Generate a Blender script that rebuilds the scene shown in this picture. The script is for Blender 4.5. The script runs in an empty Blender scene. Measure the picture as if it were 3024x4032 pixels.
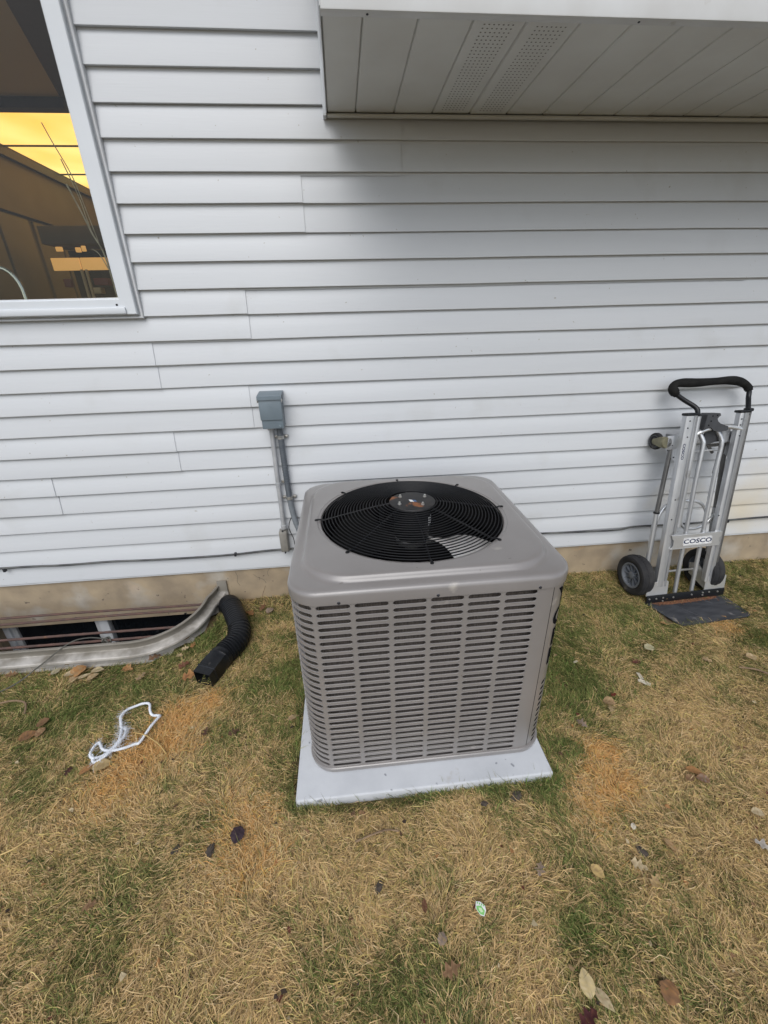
import bpy, bmesh, math, random
import numpy as np
from mathutils import Vector, Matrix
random.seed(7)
rng = np.random.default_rng(11)
R = math.radians
scene = bpy.context.scene
COL = scene.collection

# ------------------------------------------------------------------ camera
cam_d = bpy.data.cameras.new('camera')
cam = bpy.data.objects.new('camera', cam_d)
COL.objects.link(cam)
cam_d.sensor_fit = 'VERTICAL'
cam_d.sensor_height = 36.0
cam_d.sensor_width = 27.0
cam_d.lens = 14.674
cam_d.clip_start = 0.02
cam_d.clip_end = 300.0
_yaw, _pit, _rol = 0.0839090685, 0.439443181, -0.0261934038
_f = Vector((math.sin(_yaw)*math.cos(_pit), math.cos(_yaw)*math.cos(_pit), -math.sin(_pit)))
_r0 = Vector((math.cos(_yaw), -math.sin(_yaw), 0))
_u0 = _r0.cross(_f)
_r = _r0*math.cos(_rol) + _u0*math.sin(_rol)
_u = -_r0*math.sin(_rol) + _u0*math.cos(_rol)
cam.matrix_world = Matrix(((_r.x, _u.x, -_f.x, 0.0), (_r.y, _u.y, -_f.y, -2.11077),
                           (_r.z, _u.z, -_f.z, 1.29867), (0, 0, 0, 1)))
scene.camera = cam

# ------------------------------------------------------------------ sky, sun, exposure
SUN_EL, SUN_AZ = 47.0, -12.0        # azimuth measured from -Y (the yard side) towards +X
world = bpy.data.worlds.new('World')
scene.world = world
world.use_nodes = True
wn = world.node_tree
wn.nodes.clear()
sky = wn.nodes.new('ShaderNodeTexSky')
sky.sky_type = 'NISHITA'
sky.sun_disc = False
sky.sun_elevation = R(SUN_EL)
sky.sun_rotation = R(180.0 - SUN_AZ)
sky.air_density = 1.0
sky.dust_density = 1.6
sky.ozone_density = 1.0
hsv = wn.nodes.new('ShaderNodeHueSaturation')     # overcast: the blue is mostly gone
hsv.inputs['Saturation'].default_value = 0.55
bg = wn.nodes.new('ShaderNodeBackground')
bg.inputs['Strength'].default_value = 0.092
wo = wn.nodes.new('ShaderNodeOutputWorld')
wn.links.new(sky.outputs[0], hsv.inputs['Color'])
wn.links.new(hsv.outputs[0], bg.inputs['Color'])
wn.links.new(bg.outputs[0], wo.inputs['Surface'])

sun_d = bpy.data.lights.new('sun', 'SUN')
sun_d.energy = 1.1
sun_d.angle = R(48)
sun_d.color = (1.0, 0.992, 0.98)
sun = bpy.data.objects.new('sun', sun_d)
COL.objects.link(sun)
_sd = Vector((math.sin(R(SUN_AZ))*math.cos(R(SUN_EL)), -math.cos(R(SUN_AZ))*math.cos(R(SUN_EL)), math.sin(R(SUN_EL))))
sun.rotation_euler = _sd.to_track_quat('Z', 'Y').to_euler()
sun.location = (2, -6, 8)

vs = scene.view_settings
vs.view_transform = 'Standard'
vs.look = 'None'
vs.exposure = 0.84
vs.gamma = 1.0
vs.use_curve_mapping = False

# ------------------------------------------------------------------ materials
def N(nt, t, **kw):
    n = nt.nodes.new(t)
    for k, v in kw.items():
        setattr(n, k, v)
    return n

def mat(name, col, rough=0.6, metal=0.0, col2=None, scale=8.0, detail=4.0, lo=0.35, hi=0.65, bump=0.0, bscale=60.0,
        stretch=None, rough_var=0.0, spec=0.5, coat=0.0, spots=None, bdist=0.002):
    """principled surface: base colour varied by noise (col -> col2), fine bump, optional darker/other-coloured spots"""
    m = bpy.data.materials.new(name)
    m.use_nodes = True
    nt = m.node_tree
    bs = nt.nodes['Principled BSDF']
    bs.inputs['Roughness'].default_value = rough
    bs.inputs['Metallic'].default_value = metal
    bs.inputs['Specular IOR Level'].default_value = spec
    bs.inputs['Coat Weight'].default_value = coat
    bs.inputs['Coat Roughness'].default_value = 0.28
    tc = N(nt, 'ShaderNodeTexCoord')
    mp = N(nt, 'ShaderNodeMapping')
    if stretch:
        mp.inputs['Scale'].default_value = stretch
    nt.links.new(tc.outputs['Object'], mp.inputs['Vector'])
    nz = N(nt, 'ShaderNodeTexNoise')
    nz.inputs['Scale'].default_value = scale
    nz.inputs['Detail'].default_value = detail
    nt.links.new(mp.outputs[0], nz.inputs['Vector'])
    cr = N(nt, 'ShaderNodeValToRGB')
    cr.color_ramp.elements[0].position = lo
    cr.color_ramp.elements[1].position = hi
    cr.color_ramp.elements[0].color = (*col, 1)
    cr.color_ramp.elements[1].color = (*(col2 or col), 1)
    nt.links.new(nz.outputs['Fac'], cr.inputs['Fac'])
    out = cr.outputs['Color']
    for sp in (spots or []):
        scol, sscale, thr, width = sp[:4]
        n2 = N(nt, 'ShaderNodeTexNoise')
        n2.inputs['Scale'].default_value = sscale
        n2.inputs['Detail'].default_value = sp[4] if len(sp) > 4 else 3.0
        nt.links.new(tc.outputs['Object'], n2.inputs['Vector'])
        mr = N(nt, 'ShaderNodeMapRange')
        mr.inputs['From Min'].default_value = thr
        mr.inputs['From Max'].default_value = thr + width
        nt.links.new(n2.outputs['Fac'], mr.inputs['Value'])
        mx = N(nt, 'ShaderNodeMix', data_type='RGBA')
        nt.links.new(mr.outputs[0], mx.inputs['Factor'])
        nt.links.new(out, mx.inputs['A'])
        mx.inputs['B'].default_value = (*scol, 1)
        out = mx.outputs['Result']
    nt.links.new(out, bs.inputs['Base Color'])
    if rough_var:
        mr = N(nt, 'ShaderNodeMapRange')
        mr.inputs['To Min'].default_value = max(0.02, rough - rough_var)
        mr.inputs['To Max'].default_value = min(1, rough + rough_var)
        nt.links.new(nz.outputs['Fac'], mr.inputs['Value'])
        nt.links.new(mr.outputs[0], bs.inputs['Roughness'])
    if bump:
        n3 = N(nt, 'ShaderNodeTexNoise')
        n3.inputs['Scale'].default_value = bscale
        n3.inputs['Detail'].default_value = 3.0
        nt.links.new(mp.outputs[0], n3.inputs['Vector'])
        bp = N(nt, 'ShaderNodeBump')
        bp.inputs['Strength'].default_value = bump
        bp.inputs['Distance'].default_value = bdist
        nt.links.new(n3.outputs['Fac'], bp.inputs['Height'])
        nt.links.new(bp.outputs[0], bs.inputs['Normal'])
    return m

def siding_material():
    m = mat('white_vinyl', (0.530, 0.550, 0.572), 0.48, col2=(0.558, 0.578, 0.600), scale=2.3, detail=6, bump=0.18, bscale=40,
            stretch=(0.25, 1, 6), rough_var=0.08, spots=[((0.47, 0.48, 0.48), 3.1, 0.60, 0.25, 7.0), ((0.34, 0.33, 0.30), 55.0, 0.75, 0.03, 2.0)])
    nt = m.node_tree
    bs = nt.nodes['Principled BSDF']
    src = bs.inputs['Base Color'].links[0].from_socket
    geo = N(nt, 'ShaderNodeNewGeometry')
    # yellow-green algae stain low on the wall behind and right of the hand truck
    nz = N(nt, 'ShaderNodeTexNoise')
    nz.inputs['Scale'].default_value = 3.5
    nz.inputs['Detail'].default_value = 6
    nt.links.new(geo.outputs['Position'], nz.inputs['Vector'])
    vm = N(nt, 'ShaderNodeVectorMath', operation='SUBTRACT')
    nt.links.new(geo.outputs['Position'], vm.inputs[0])
    vm.inputs[1].default_value = (2.35, 0.0, 0.20)
    vs_ = N(nt, 'ShaderNodeVectorMath', operation='MULTIPLY')
    nt.links.new(vm.outputs[0], vs_.inputs[0])
    vs_.inputs[1].default_value = (1.6, 0.0, 4.2)
    ln = N(nt, 'ShaderNodeVectorMath', operation='LENGTH')
    nt.links.new(vs_.outputs[0], ln.inputs[0])
    ad = N(nt, 'ShaderNodeMath', operation='MULTIPLY_ADD')
    nt.links.new(nz.outputs['Fac'], ad.inputs[0])
    ad.inputs[1].default_value = 2.4
    ad.inputs[2].default_value = -1.2
    sb = N(nt, 'ShaderNodeMath', operation='SUBTRACT')
    nt.links.new(ad.outputs[0], sb.inputs[0])
    nt.links.new(ln.outputs['Value'], sb.inputs[1])
    mr = N(nt, 'ShaderNodeMapRange')
    mr.inputs['From Min'].default_value = -1.0
    mr.inputs['From Max'].default_value = 0.25
    mr.inputs['To Max'].default_value = 0.55
    nt.links.new(sb.outputs[0], mr.inputs['Value'])
    mx = N(nt, 'ShaderNodeMix', data_type='RGBA')
    nt.links.new(mr.outputs[0], mx.inputs['Factor'])
    nt.links.new(src, mx.inputs['A'])
    mx.inputs['B'].default_value = (0.54, 0.44, 0.25, 1)
    nt.links.new(mx.outputs['Result'], bs.inputs['Base Color'])
    return m

def glass_material():
    m = bpy.data.materials.new('window_glass')
    m.use_nodes = True
    nt = m.node_tree
    nt.nodes.clear()
    o = N(nt, 'ShaderNodeOutputMaterial')
    mix = N(nt, 'ShaderNodeMixShader')
    tr = N(nt, 'ShaderNodeBsdfTransparent')
    tr.inputs['Color'].default_value = (0.86, 0.88, 0.86, 1)
    gl = N(nt, 'ShaderNodeBsdfGlossy')
    gl.inputs['Roughness'].default_value = 0.02
    fr = N(nt, 'ShaderNodeFresnel')
    fr.inputs['IOR'].default_value = 1.3
    nt.links.new(fr.outputs[0], mix.inputs[0])
    nt.links.new(tr.outputs[0], mix.inputs[1])
    nt.links.new(gl.outputs[0], mix.inputs[2])
    nt.links.new(mix.outputs[0], o.inputs['Surface'])
    return m

def emit_material(name, col, strength):
    m = bpy.data.materials.new(name)
    m.use_nodes = True
    bs = m.node_tree.nodes['Principled BSDF']
    bs.inputs['Base Color'].default_value = (*col, 1)
    bs.inputs['Emission Color'].default_value = (*col, 1)
    bs.inputs['Emission Strength'].default_value = strength
    return m

def vcol_material(name, rough=0.7, translucent=0.0):
    m = bpy.data.materials.new(name)
    m.use_nodes = True
    nt = m.node_tree
    bs = nt.nodes['Principled BSDF']
    bs.inputs['Roughness'].default_value = rough
    bs.inputs['Specular IOR Level'].default_value = 0.06
    at = N(nt, 'ShaderNodeAttribute', attribute_name='tint')
    nt.links.new(at.outputs['Color'], bs.inputs['Base Color'])
    if translucent:
        tl = N(nt, 'ShaderNodeBsdfTranslucent')
        nt.links.new(at.outputs['Color'], tl.inputs['Color'])
        mx = N(nt, 'ShaderNodeMixShader')
        mx.inputs[0].default_value = translucent
        nt.links.new(bs.outputs[0], mx.inputs[1])
        nt.links.new(tl.outputs[0], mx.inputs[2])
        nt.links.new(mx.outputs[0], nt.nodes['Material Output'].inputs['Surface'])
    return m

M = {}
M['siding'] = siding_material()
M['vinyl'] = mat('white_window_vinyl', (0.60, 0.63, 0.66), 0.38, col2=(0.57, 0.60, 0.63), scale=5, bump=0.05, bscale=30)
M['jtrim'] = mat('white_trim_vinyl', (0.55, 0.57, 0.59), 0.45, col2=(0.48, 0.49, 0.50), scale=9)
M['soffit'] = mat('aged_soffit_metal', (0.66, 0.67, 0.65), 0.5, col2=(0.60, 0.60, 0.575), scale=4, detail=6, bump=0.08, bscale=30,
                  spots=[((0.40, 0.36, 0.30), 9.0, 0.68, 0.2, 6.0)])
M['soffit_hole'] = mat('soffit_vent_hole', (0.19, 0.185, 0.17), 0.9)
M['fascia'] = mat('white_fascia_metal', (0.62, 0.635, 0.64), 0.45, col2=(0.55, 0.555, 0.55), scale=5, detail=6,
                  spots=[((0.38, 0.35, 0.30), 14.0, 0.66, 0.12, 6.0)])
M['roof'] = mat('roof_shingle', (0.10, 0.09, 0.085), 0.9, col2=(0.16, 0.15, 0.14), scale=40, bump=0.5, bscale=90)
M['concrete_wall'] = mat('parged_foundation', (0.36, 0.285, 0.19), 0.88, col2=(0.245, 0.195, 0.135), scale=7, detail=10, bump=0.35, bscale=45, bdist=0.004,
                         spots=[((0.44, 0.27, 0.12), 6.0, 0.63, 0.10, 6.0), ((0.38, 0.36, 0.32), 3.0, 0.55, 0.16, 6.0), ((0.13, 0.10, 0.075), 24.0, 0.68, 0.05, 5.0)])
M['pad'] = mat('pale_concrete_pad', (0.49, 0.505, 0.525), 0.75, col2=(0.43, 0.445, 0.465), scale=7, detail=8, bump=0.2, bscale=80,
               spots=[((0.24, 0.25, 0.27), 26.0, 0.735, 0.02, 1.0), ((0.35, 0.33, 0.29), 9.0, 0.66, 0.1, 5.0)])
M['ac_paint'] = mat('taupe_cabinet_paint', (0.208, 0.194, 0.186), 0.36, coat=0.8, col2=(0.188, 0.175, 0.167), scale=6, detail=6, bump=0.06, bscale=350, bdist=0.0006,
                    spots=[((0.36, 0.335, 0.30), 12.0, 0.67, 0.12, 6.0), ((0.14, 0.125, 0.115), 34.0, 0.745, 0.02, 2.0)], rough_var=0.07)
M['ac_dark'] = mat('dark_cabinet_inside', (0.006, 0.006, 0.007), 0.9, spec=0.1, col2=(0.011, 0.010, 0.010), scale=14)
M['coil'] = mat('condenser_coil_fins', (0.115, 0.100, 0.093), 0.6, 0.15, col2=(0.065, 0.056, 0.052), scale=5, detail=5, bump=0.9, bscale=10, stretch=(40, 40, 3))
M['coil_tube'] = mat('coil_tube_aluminium', (0.30, 0.28, 0.25), 0.45, 0.5, col2=(0.18, 0.165, 0.145), scale=12)
M['letter'] = mat('dark_letter_opening', (0.008, 0.008, 0.009), 0.95, spec=0.05)
M['guard'] = mat('black_coated_wire', (0.004, 0.0045, 0.006), 0.45, spec=0.25, col2=(0.008, 0.008, 0.009), scale=30)
M['motor'] = mat('black_motor_shell', (0.006, 0.0065, 0.008), 0.4, spec=0.3, col2=(0.010, 0.010, 0.011), scale=20)
M['motor_plate'] = mat('rusting_black_plate', (0.014, 0.014, 0.015), 0.5, spec=0.3, col2=(0.026, 0.024, 0.023), scale=25, detail=6,
                       spots=[((0.20, 0.075, 0.028), 11.0, 0.585, 0.05, 6.0)])
M['blade'] = mat('bare_fan_blade_metal', (0.80, 0.79, 0.78), 0.4, 0.15, col2=(0.62, 0.60, 0.57), scale=9, detail=6, spots=[((0.30, 0.25, 0.20), 13.0, 0.62, 0.12, 6.0)])
M['bolt'] = mat('zinc_bolt', (0.62, 0.62, 0.60), 0.3, 0.85, col2=(0.5, 0.48, 0.44), scale=60)
M['screw'] = mat('dark_screw', (0.045, 0.047, 0.055), 0.4, 0.6)
M['sticker'] = mat('white_sticker', (0.70, 0.71, 0.71), 0.4, col2=(0.60, 0.60, 0.58), scale=40)
M['sticker_blue'] = mat('blue_print', (0.04, 0.10, 0.22), 0.4)
M['navy'] = mat('navy_print', (0.012, 0.018, 0.06), 0.4, col2=(0.02, 0.03, 0.075), scale=60)
M['box_grey'] = mat('grey_blue_box_paint', (0.155, 0.195, 0.225), 0.42, col2=(0.135, 0.17, 0.195), scale=9, detail=5, bump=0.06, bscale=200, spots=[((0.24, 0.27, 0.28), 18.0, 0.68, 0.1, 5.0)])
M['emt'] = mat('galvanised_conduit', (0.50, 0.515, 0.53), 0.42, 0.35, col2=(0.40, 0.41, 0.425), scale=14, detail=6)
M['whip'] = mat('grey_flexible_conduit', (0.075, 0.088, 0.105), 0.5, col2=(0.095, 0.108, 0.122), scale=20)
M['whip_end'] = mat('grey_conduit_sleeve', (0.17, 0.19, 0.21), 0.5, col2=(0.14, 0.155, 0.17), scale=20)
M['zinc'] = mat('zinc_strap', (0.52, 0.52, 0.50), 0.35, 0.7, col2=(0.38, 0.37, 0.35), scale=40)
M['jbox'] = mat('weathered_grey_fitting', (0.27, 0.26, 0.235), 0.55, 0.2, col2=(0.21, 0.20, 0.18), scale=20, detail=6)
M['cable'] = mat('black_cable_jacket', (0.035, 0.036, 0.038), 0.5, col2=(0.16, 0.165, 0.155), scale=7, detail=5, lo=0.45, hi=0.75)
M['well'] = mat('galvanised_well_steel', (0.44, 0.42, 0.39), 0.6, 0.1, col2=(0.30, 0.28, 0.25), scale=7, detail=8, bump=0.2, bscale=50,
                spots=[((0.13, 0.08, 0.05), 9.0, 0.68, 0.06, 6.0), ((0.56, 0.53, 0.49), 5.0, 0.54, 0.12, 6.0)])
def well_dirt_shade():  # brown weathering on the upper band, plus recess shade put into the colour
    m = M['well']; nt = m.node_tree; bs = nt.nodes['Principled BSDF']
    src = bs.inputs['Base Color'].links[0].from_socket
    tc = N(nt, 'ShaderNodeTexCoord'); sp_ = N(nt, 'ShaderNodeSeparateXYZ')
    nt.links.new(tc.outputs['Object'], sp_.inputs[0])
    nz = N(nt, 'ShaderNodeTexNoise'); nz.inputs['Scale'].default_value = 14; nz.inputs['Detail'].default_value = 8
    nt.links.new(tc.outputs['Object'], nz.inputs['Vector'])
    ma = N(nt, 'ShaderNodeMath', operation='MULTIPLY_ADD')
    nt.links.new(nz.outputs['Fac'], ma.inputs[0]); ma.inputs[1].default_value = 0.05
    nt.links.new(sp_.outputs['Z'], ma.inputs[2])
    mr = N(nt, 'ShaderNodeMapRange')
    mr.inputs['From Min'].default_value = 0.058; mr.inputs['From Max'].default_value = 0.075
    mr.inputs['To Max'].default_value = 0.8
    nt.links.new(ma.outputs[0], mr.inputs['Value'])
    mx = N(nt, 'ShaderNodeMix', data_type='RGBA')
    nt.links.new(mr.outputs[0], mx.inputs['Factor']); nt.links.new(src, mx.inputs['A'])
    mx.inputs['B'].default_value = (0.14, 0.125, 0.098, 1)
    nt.links.new(mx.outputs['Result'], bs.inputs['Base Color'])
well_dirt_shade()
M['rust'] = mat('rusty_bar', (0.115, 0.062, 0.048), 0.8, col2=(0.075, 0.048, 0.042), scale=30, detail=6, bump=0.5, bscale=120, spots=[((0.26, 0.12, 0.05), 15.0, 0.68, 0.08, 5.0)])
M['black_plastic'] = mat('black_corrugated_plastic', (0.005, 0.006, 0.008), 0.34, spec=0.38, col2=(0.009, 0.010, 0.012), scale=9, detail=6, spots=[((0.04, 0.038, 0.036), 30.0, 0.72, 0.06, 4.0)], rough_var=0.1)
M['rope'] = mat('white_frayed_fibre', (0.70, 0.73, 0.77), 0.8, col2=(0.60, 0.62, 0.66), scale=60)
M['alu'] = mat('scuffed_aluminium', (0.60, 0.615, 0.635), 0.40, 0.75, col2=(0.43, 0.44, 0.455), scale=6, detail=8, stretch=(6, 6, 1), rough_var=0.12,
               spots=[((0.22, 0.21, 0.20), 10.0, 0.64, 0.12, 7.0)])
M['alu_dark'] = mat('dull_dark_aluminium', (0.20, 0.20, 0.20), 0.42, 0.7, col2=(0.14, 0.138, 0.135), scale=12)
M['alu_bright'] = mat('bright_bent_tube', (0.68, 0.70, 0.72), 0.34, 0.7, col2=(0.62, 0.62, 0.61), scale=9, detail=6)
M['rubber'] = mat('weathered_tyre_rubber', (0.018, 0.018, 0.020), 0.8, spec=0.25, col2=(0.036, 0.035, 0.034), scale=14, detail=6, bump=0.5, bscale=60, spots=[((0.14, 0.125, 0.10), 16.0, 0.66, 0.08, 5.0)])
M['rim'] = mat('grey_plastic_rim', (0.15, 0.165, 0.19), 0.5, col2=(0.12, 0.132, 0.152), scale=12)
M['foam'] = mat('black_foam_grip', (0.008, 0.008, 0.008), 0.9, spec=0.2, col2=(0.015, 0.015, 0.0145), scale=30, bump=0.4, bscale=120)
M['black_paint'] = mat('black_tube_paint', (0.007, 0.008, 0.010), 0.38, spec=0.35)
M['latch_grey'] = mat('dark_grey_latch', (0.045, 0.048, 0.053), 0.5, col2=(0.035, 0.036, 0.04), scale=30)
M['brass'] = mat('yellowed_zinc_caster', (0.24, 0.225, 0.15), 0.45, 0.6, col2=(0.16, 0.15, 0.10), scale=25)
M['toe'] = mat('worn_black_toe_plate', (0.026, 0.028, 0.034), 0.55, 0.2, col2=(0.055, 0.058, 0.066), scale=11, detail=9, bump=0.3, bscale=70, stretch=(1, 3, 1),
               spots=[((0.19, 0.18, 0.18), 15.0, 0.64, 0.10, 8.0)])
M['rust_dust'] = mat('rust_crumbs', (0.20, 0.085, 0.040), 0.95, col2=(0.12, 0.06, 0.035), scale=50, detail=6, bump=1.0, bscale=160)
M['lid'] = M['box_grey']
M['glass'] = glass_material()
M['interior_wall'] = mat('brown_interior_wall', (0.14, 0.112, 0.078), 0.7, col2=(0.115, 0.09, 0.062), scale=4)
M['interior_ceiling'] = mat('dim_ceiling_paint', (0.75, 0.66, 0.48), 0.8)
M['pale_interior'] = mat('pale_interior_paint', (0.62, 0.54, 0.40), 0.7)
M['dark_wood'] = mat('dark_cabinet_wood', (0.030, 0.021, 0.014), 0.5, col2=(0.045, 0.03, 0.02), scale=6, stretch=(6, 6, 0.6))
M['lum'] = emit_material('lit_ceiling_panel', (1.0, 0.64, 0.17), 1.0)
_nt = M['lum'].node_tree                                   # tubes behind the diffuser: a little uneven
_tc = N(_nt, 'ShaderNodeTexCoord'); _nz = N(_nt, 'ShaderNodeTexNoise'); _nz.inputs['Scale'].default_value = 1.6
_cr = N(_nt, 'ShaderNodeValToRGB')
_cr.color_ramp.elements[0].position = .32; _cr.color_ramp.elements[1].position = .68
_cr.color_ramp.elements[0].color = (1.0, .50, .09, 1); _cr.color_ramp.elements[1].color = (1.0, .72, .24, 1)
_nt.links.new(_tc.outputs['Object'], _nz.inputs['Vector']); _nt.links.new(_nz.outputs['Fac'], _cr.inputs['Fac'])
_nt.links.new(_cr.outputs['Color'], _nt.nodes['Principled BSDF'].inputs['Emission Color'])
M['valance'] = emit_material('lit_valance', (0.62, 0.33, 0.10), 0.5)
M['chrome'] = mat('chrome_tap', (0.55, 0.56, 0.55), 0.15, 0.9)
M['twig'] = mat('pale_dry_twig', (0.40, 0.37, 0.28), 0.8, col2=(0.26, 0.22, 0.15), scale=30)
M['dark_glass'] = mat('dark_basement_pane', (0.008, 0.010, 0.013), 0.06, spec=0.45)
M['wire_rust'] = mat('old_grey_wire', (0.055, 0.055, 0.045), 0.6, col2=(0.10, 0.095, 0.08), scale=30)
M['tint'] = vcol_material('dry_leaf', 0.65, 0.15)
M['grass'] = vcol_material('lawn_blades', 0.75, 0.24)
M['soil'] = mat('thatchy_soil', (0.095, 0.070, 0.042), 0.95, spec=0.1, col2=(0.17, 0.125, 0.07), scale=16, detail=10, bump=0.9, bscale=90, bdist=0.01,
                spots=[((0.055, 0.062, 0.025), 5.0, 0.52, 0.12, 8.0)])
M['clod'] = mat('dark_soil_clod', (0.045, 0.036, 0.029), 0.95, col2=(0.085, 0.066, 0.050), scale=40, bump=1.0, bscale=120)
M['red_box'] = mat('red_carton', (0.16, 0.03, 0.025), 0.6)
M['tan_box'] = mat('tan_carton', (0.40, 0.33, 0.21), 0.6)

# ------------------------------------------------------------------ mesh helpers
class MB:
    def __init__(self):
        self.v, self.f = [], []
    def add(self, v, f):
        o = len(self.v)
        self.v += [tuple(p) for p in v]
        self.f += [tuple(i + o for i in q) for q in f]
        return self
    def box(self, x0, x1, y0, y1, z0, z1):
        v = [(x, y, z) for x in (x0, x1) for y in (y0, y1) for z in (z0, z1)]
        return self.add(v, [(0, 1, 3, 2), (4, 6, 7, 5), (0, 4, 5, 1), (2, 3, 7, 6), (0, 2, 6, 4), (1, 5, 7, 3)])
    def cbox(self, x0, x1, y0, y1, z0, z1, b=0.003, seg=2):
        bm = bmesh.new()
        bmesh.ops.create_cube(bm, size=1.0)
        for v in bm.verts:
            v.co = Vector(((x0+x1)/2 + v.co.x*(x1-x0), (y0+y1)/2 + v.co.y*(y1-y0), (z0+z1)/2 + v.co.z*(z1-z0)))
        bmesh.ops.bevel(bm, geom=bm.edges[:], offset=b, segments=seg, profile=0.5, affect='EDGES')
        return self.bm(bm)
    def bm(self, bm):
        bm.verts.index_update()
        self.add([v.co[:] for v in bm.verts], [[v.index for v in f.verts] for f in bm.faces])
        bm.free()
        return self
    def loft(self, rings, closed=True, cap0=False, cap1=False):
        n = len(rings[0]); v = []; f = []
        for r in rings: v += list(r)
        m = n if closed else n - 1
        for i in range(len(rings) - 1):
            for j in range(m):
                a, b = i*n + j, i*n + (j+1) % n
                f.append((a, b, b + n, a + n))
        if cap0: f.append(tuple(range(n))[::-1])
        if cap1: f.append(tuple(range((len(rings)-1)*n, len(rings)*n)))
        return self.add(v, f)
    def tube(self, path, r, n=8, closed=False, caps=True, flat=None):
        P = [Vector(p) for p in path]
        m = len(P)
        rr = r if callable(r) else (lambda i: r)
        rings = []; up = None
        for i in range(m):
            if closed: t = (P[(i+1) % m] - P[i-1])
            else: t = P[min(i+1, m-1)] - P[max(i-1, 0)]
            t = t.normalized() if t.length > 1e-9 else Vector((0, 0, 1))
            if up is None:
                up = Vector((0, 0, 1)) if abs(t.z) < 0.9 else Vector((0, 1, 0))
            s = t.cross(up)
            if s.length < 1e-6: s = t.orthogonal()
            s.normalize()
            up = s.cross(t).normalized()
            a = rr(i)
            rings.append([P[i] + s*(a*math.cos(2*math.pi*k/n)) + up*(a*(flat or 1)*math.sin(2*math.pi*k/n)) for k in range(n)])
        if closed:
            rings.append(rings[0])
            return self.loft(rings)
        return self.loft(rings, True, caps, caps)
    def lathe(self, prof, c, axis='Z', n=32, cap0=False, cap1=False):
        rings = []
        for (r, h) in prof:
            ring = []
            for k in range(n):
                a = 2*math.pi*k/n
                p, q = r*math.cos(a), r*math.sin(a)
                ring.append({'Z': (c[0]+p, c[1]+q, c[2]+h), 'X': (c[0]+h, c[1]+p, c[2]+q), 'Y': (c[0]+q, c[1]+h, c[2]+p)}[axis])
            rings.append(ring)
        return self.loft(rings, True, cap0, cap1)
    def prism(self, poly, d0, d1, fn):
        n = len(poly)
        v = [fn(a, b, d0) for a, b in poly] + [fn(a, b, d1) for a, b in poly]
        f = [tuple(range(n))[::-1], tuple(range(n, 2*n))] + [(i, (i+1) % n, (i+1) % n + n, i + n) for i in range(n)]
        return self.add(v, f)
    def build(self, name, m, parent=None, smooth=35.0, loc=None):
        me = bpy.data.meshes.new(name)
        me.from_pydata(self.v, [], self.f)
        bm = bmesh.new(); bm.from_mesh(me)
        bmesh.ops.recalc_face_normals(bm, faces=bm.faces[:])
        bm.to_mesh(me); bm.free()
        if smooth:
            me.shade_smooth()
            me.set_sharp_from_angle(angle=R(smooth))
        me.materials.append(m)
        return link(name, me, parent, loc)

def link(name, data, parent=None, loc=None):
    o = bpy.data.objects.new(name, data)
    COL.objects.link(o)
    if parent is not None: o.parent = parent
    if loc is not None: o.location = loc
    return o

def tag(o, label=None, cat=None, group=None, kind=None):
    if label: o['label'] = label
    if cat: o['category'] = cat
    if group: o['group'] = group
    if kind: o['kind'] = kind
    return o

def empty(name, loc, label, cat, group=None):
    o = link(name, None, None, loc)
    o.empty_display_size = 0.1
    return tag(o, label, cat, group)

def copy(o, parent=None, loc=None):
    c = o.copy(); COL.objects.link(c)
    if parent is not None: c.parent = parent
    if loc is not None: c.location = loc
    return c

def spline(pts, n=8, closed=False):
    P = [Vector(p) for p in pts]; m = len(P); out = []
    for i in range(m if closed else m - 1):
        p0 = P[(i-1) % m] if closed or i > 0 else P[0]*2 - P[1]
        p1, p2 = P[i], P[(i+1) % m]
        p3 = P[(i+2) % m] if closed or i + 2 < m else P[-1]*2 - P[-2]
        for k in range(n):
            t = k/n
            out.append(0.5*((2*p1) + (p2-p0)*t + (2*p0-5*p1+4*p2-p3)*t*t + (3*p1-p0-3*p2+p3)*t**3))
    if not closed: out.append(P[-1])
    return out

def text_mesh(s, size, offset=0.0, extrude=0.0, sx=1.0):
    """outline letters as (verts, faces), centred on the origin in XY"""
    cu = bpy.data.curves.new('lettering', 'FONT')
    cu.body = s; cu.size = size; cu.offset = offset; cu.extrude = extrude
    cu.align_x = 'CENTER'; cu.align_y = 'CENTER'; cu.resolution_u = 3
    ob = bpy.data.objects.new('lettering', cu)
    COL.objects.link(ob)
    dg = bpy.context.evaluated_depsgraph_get()
    me = bpy.data.meshes.new_from_object(ob.evaluated_get(dg))
    v = [(q.co.x*sx, q.co.y, q.co.z) for q in me.vertices]
    f = [tuple(p.vertices) for p in me.polygons]
    bpy.data.objects.remove(ob); bpy.data.curves.remove(cu); bpy.data.meshes.remove(me)
    return v, f

def ground_z(x, y):
    return -0.225 + 0.02*y + 0.006*math.sin(2.1*x + 0.7)*math.cos(1.7*y) * (1 if abs(x) < 4 and y > -4 else 0)

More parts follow.
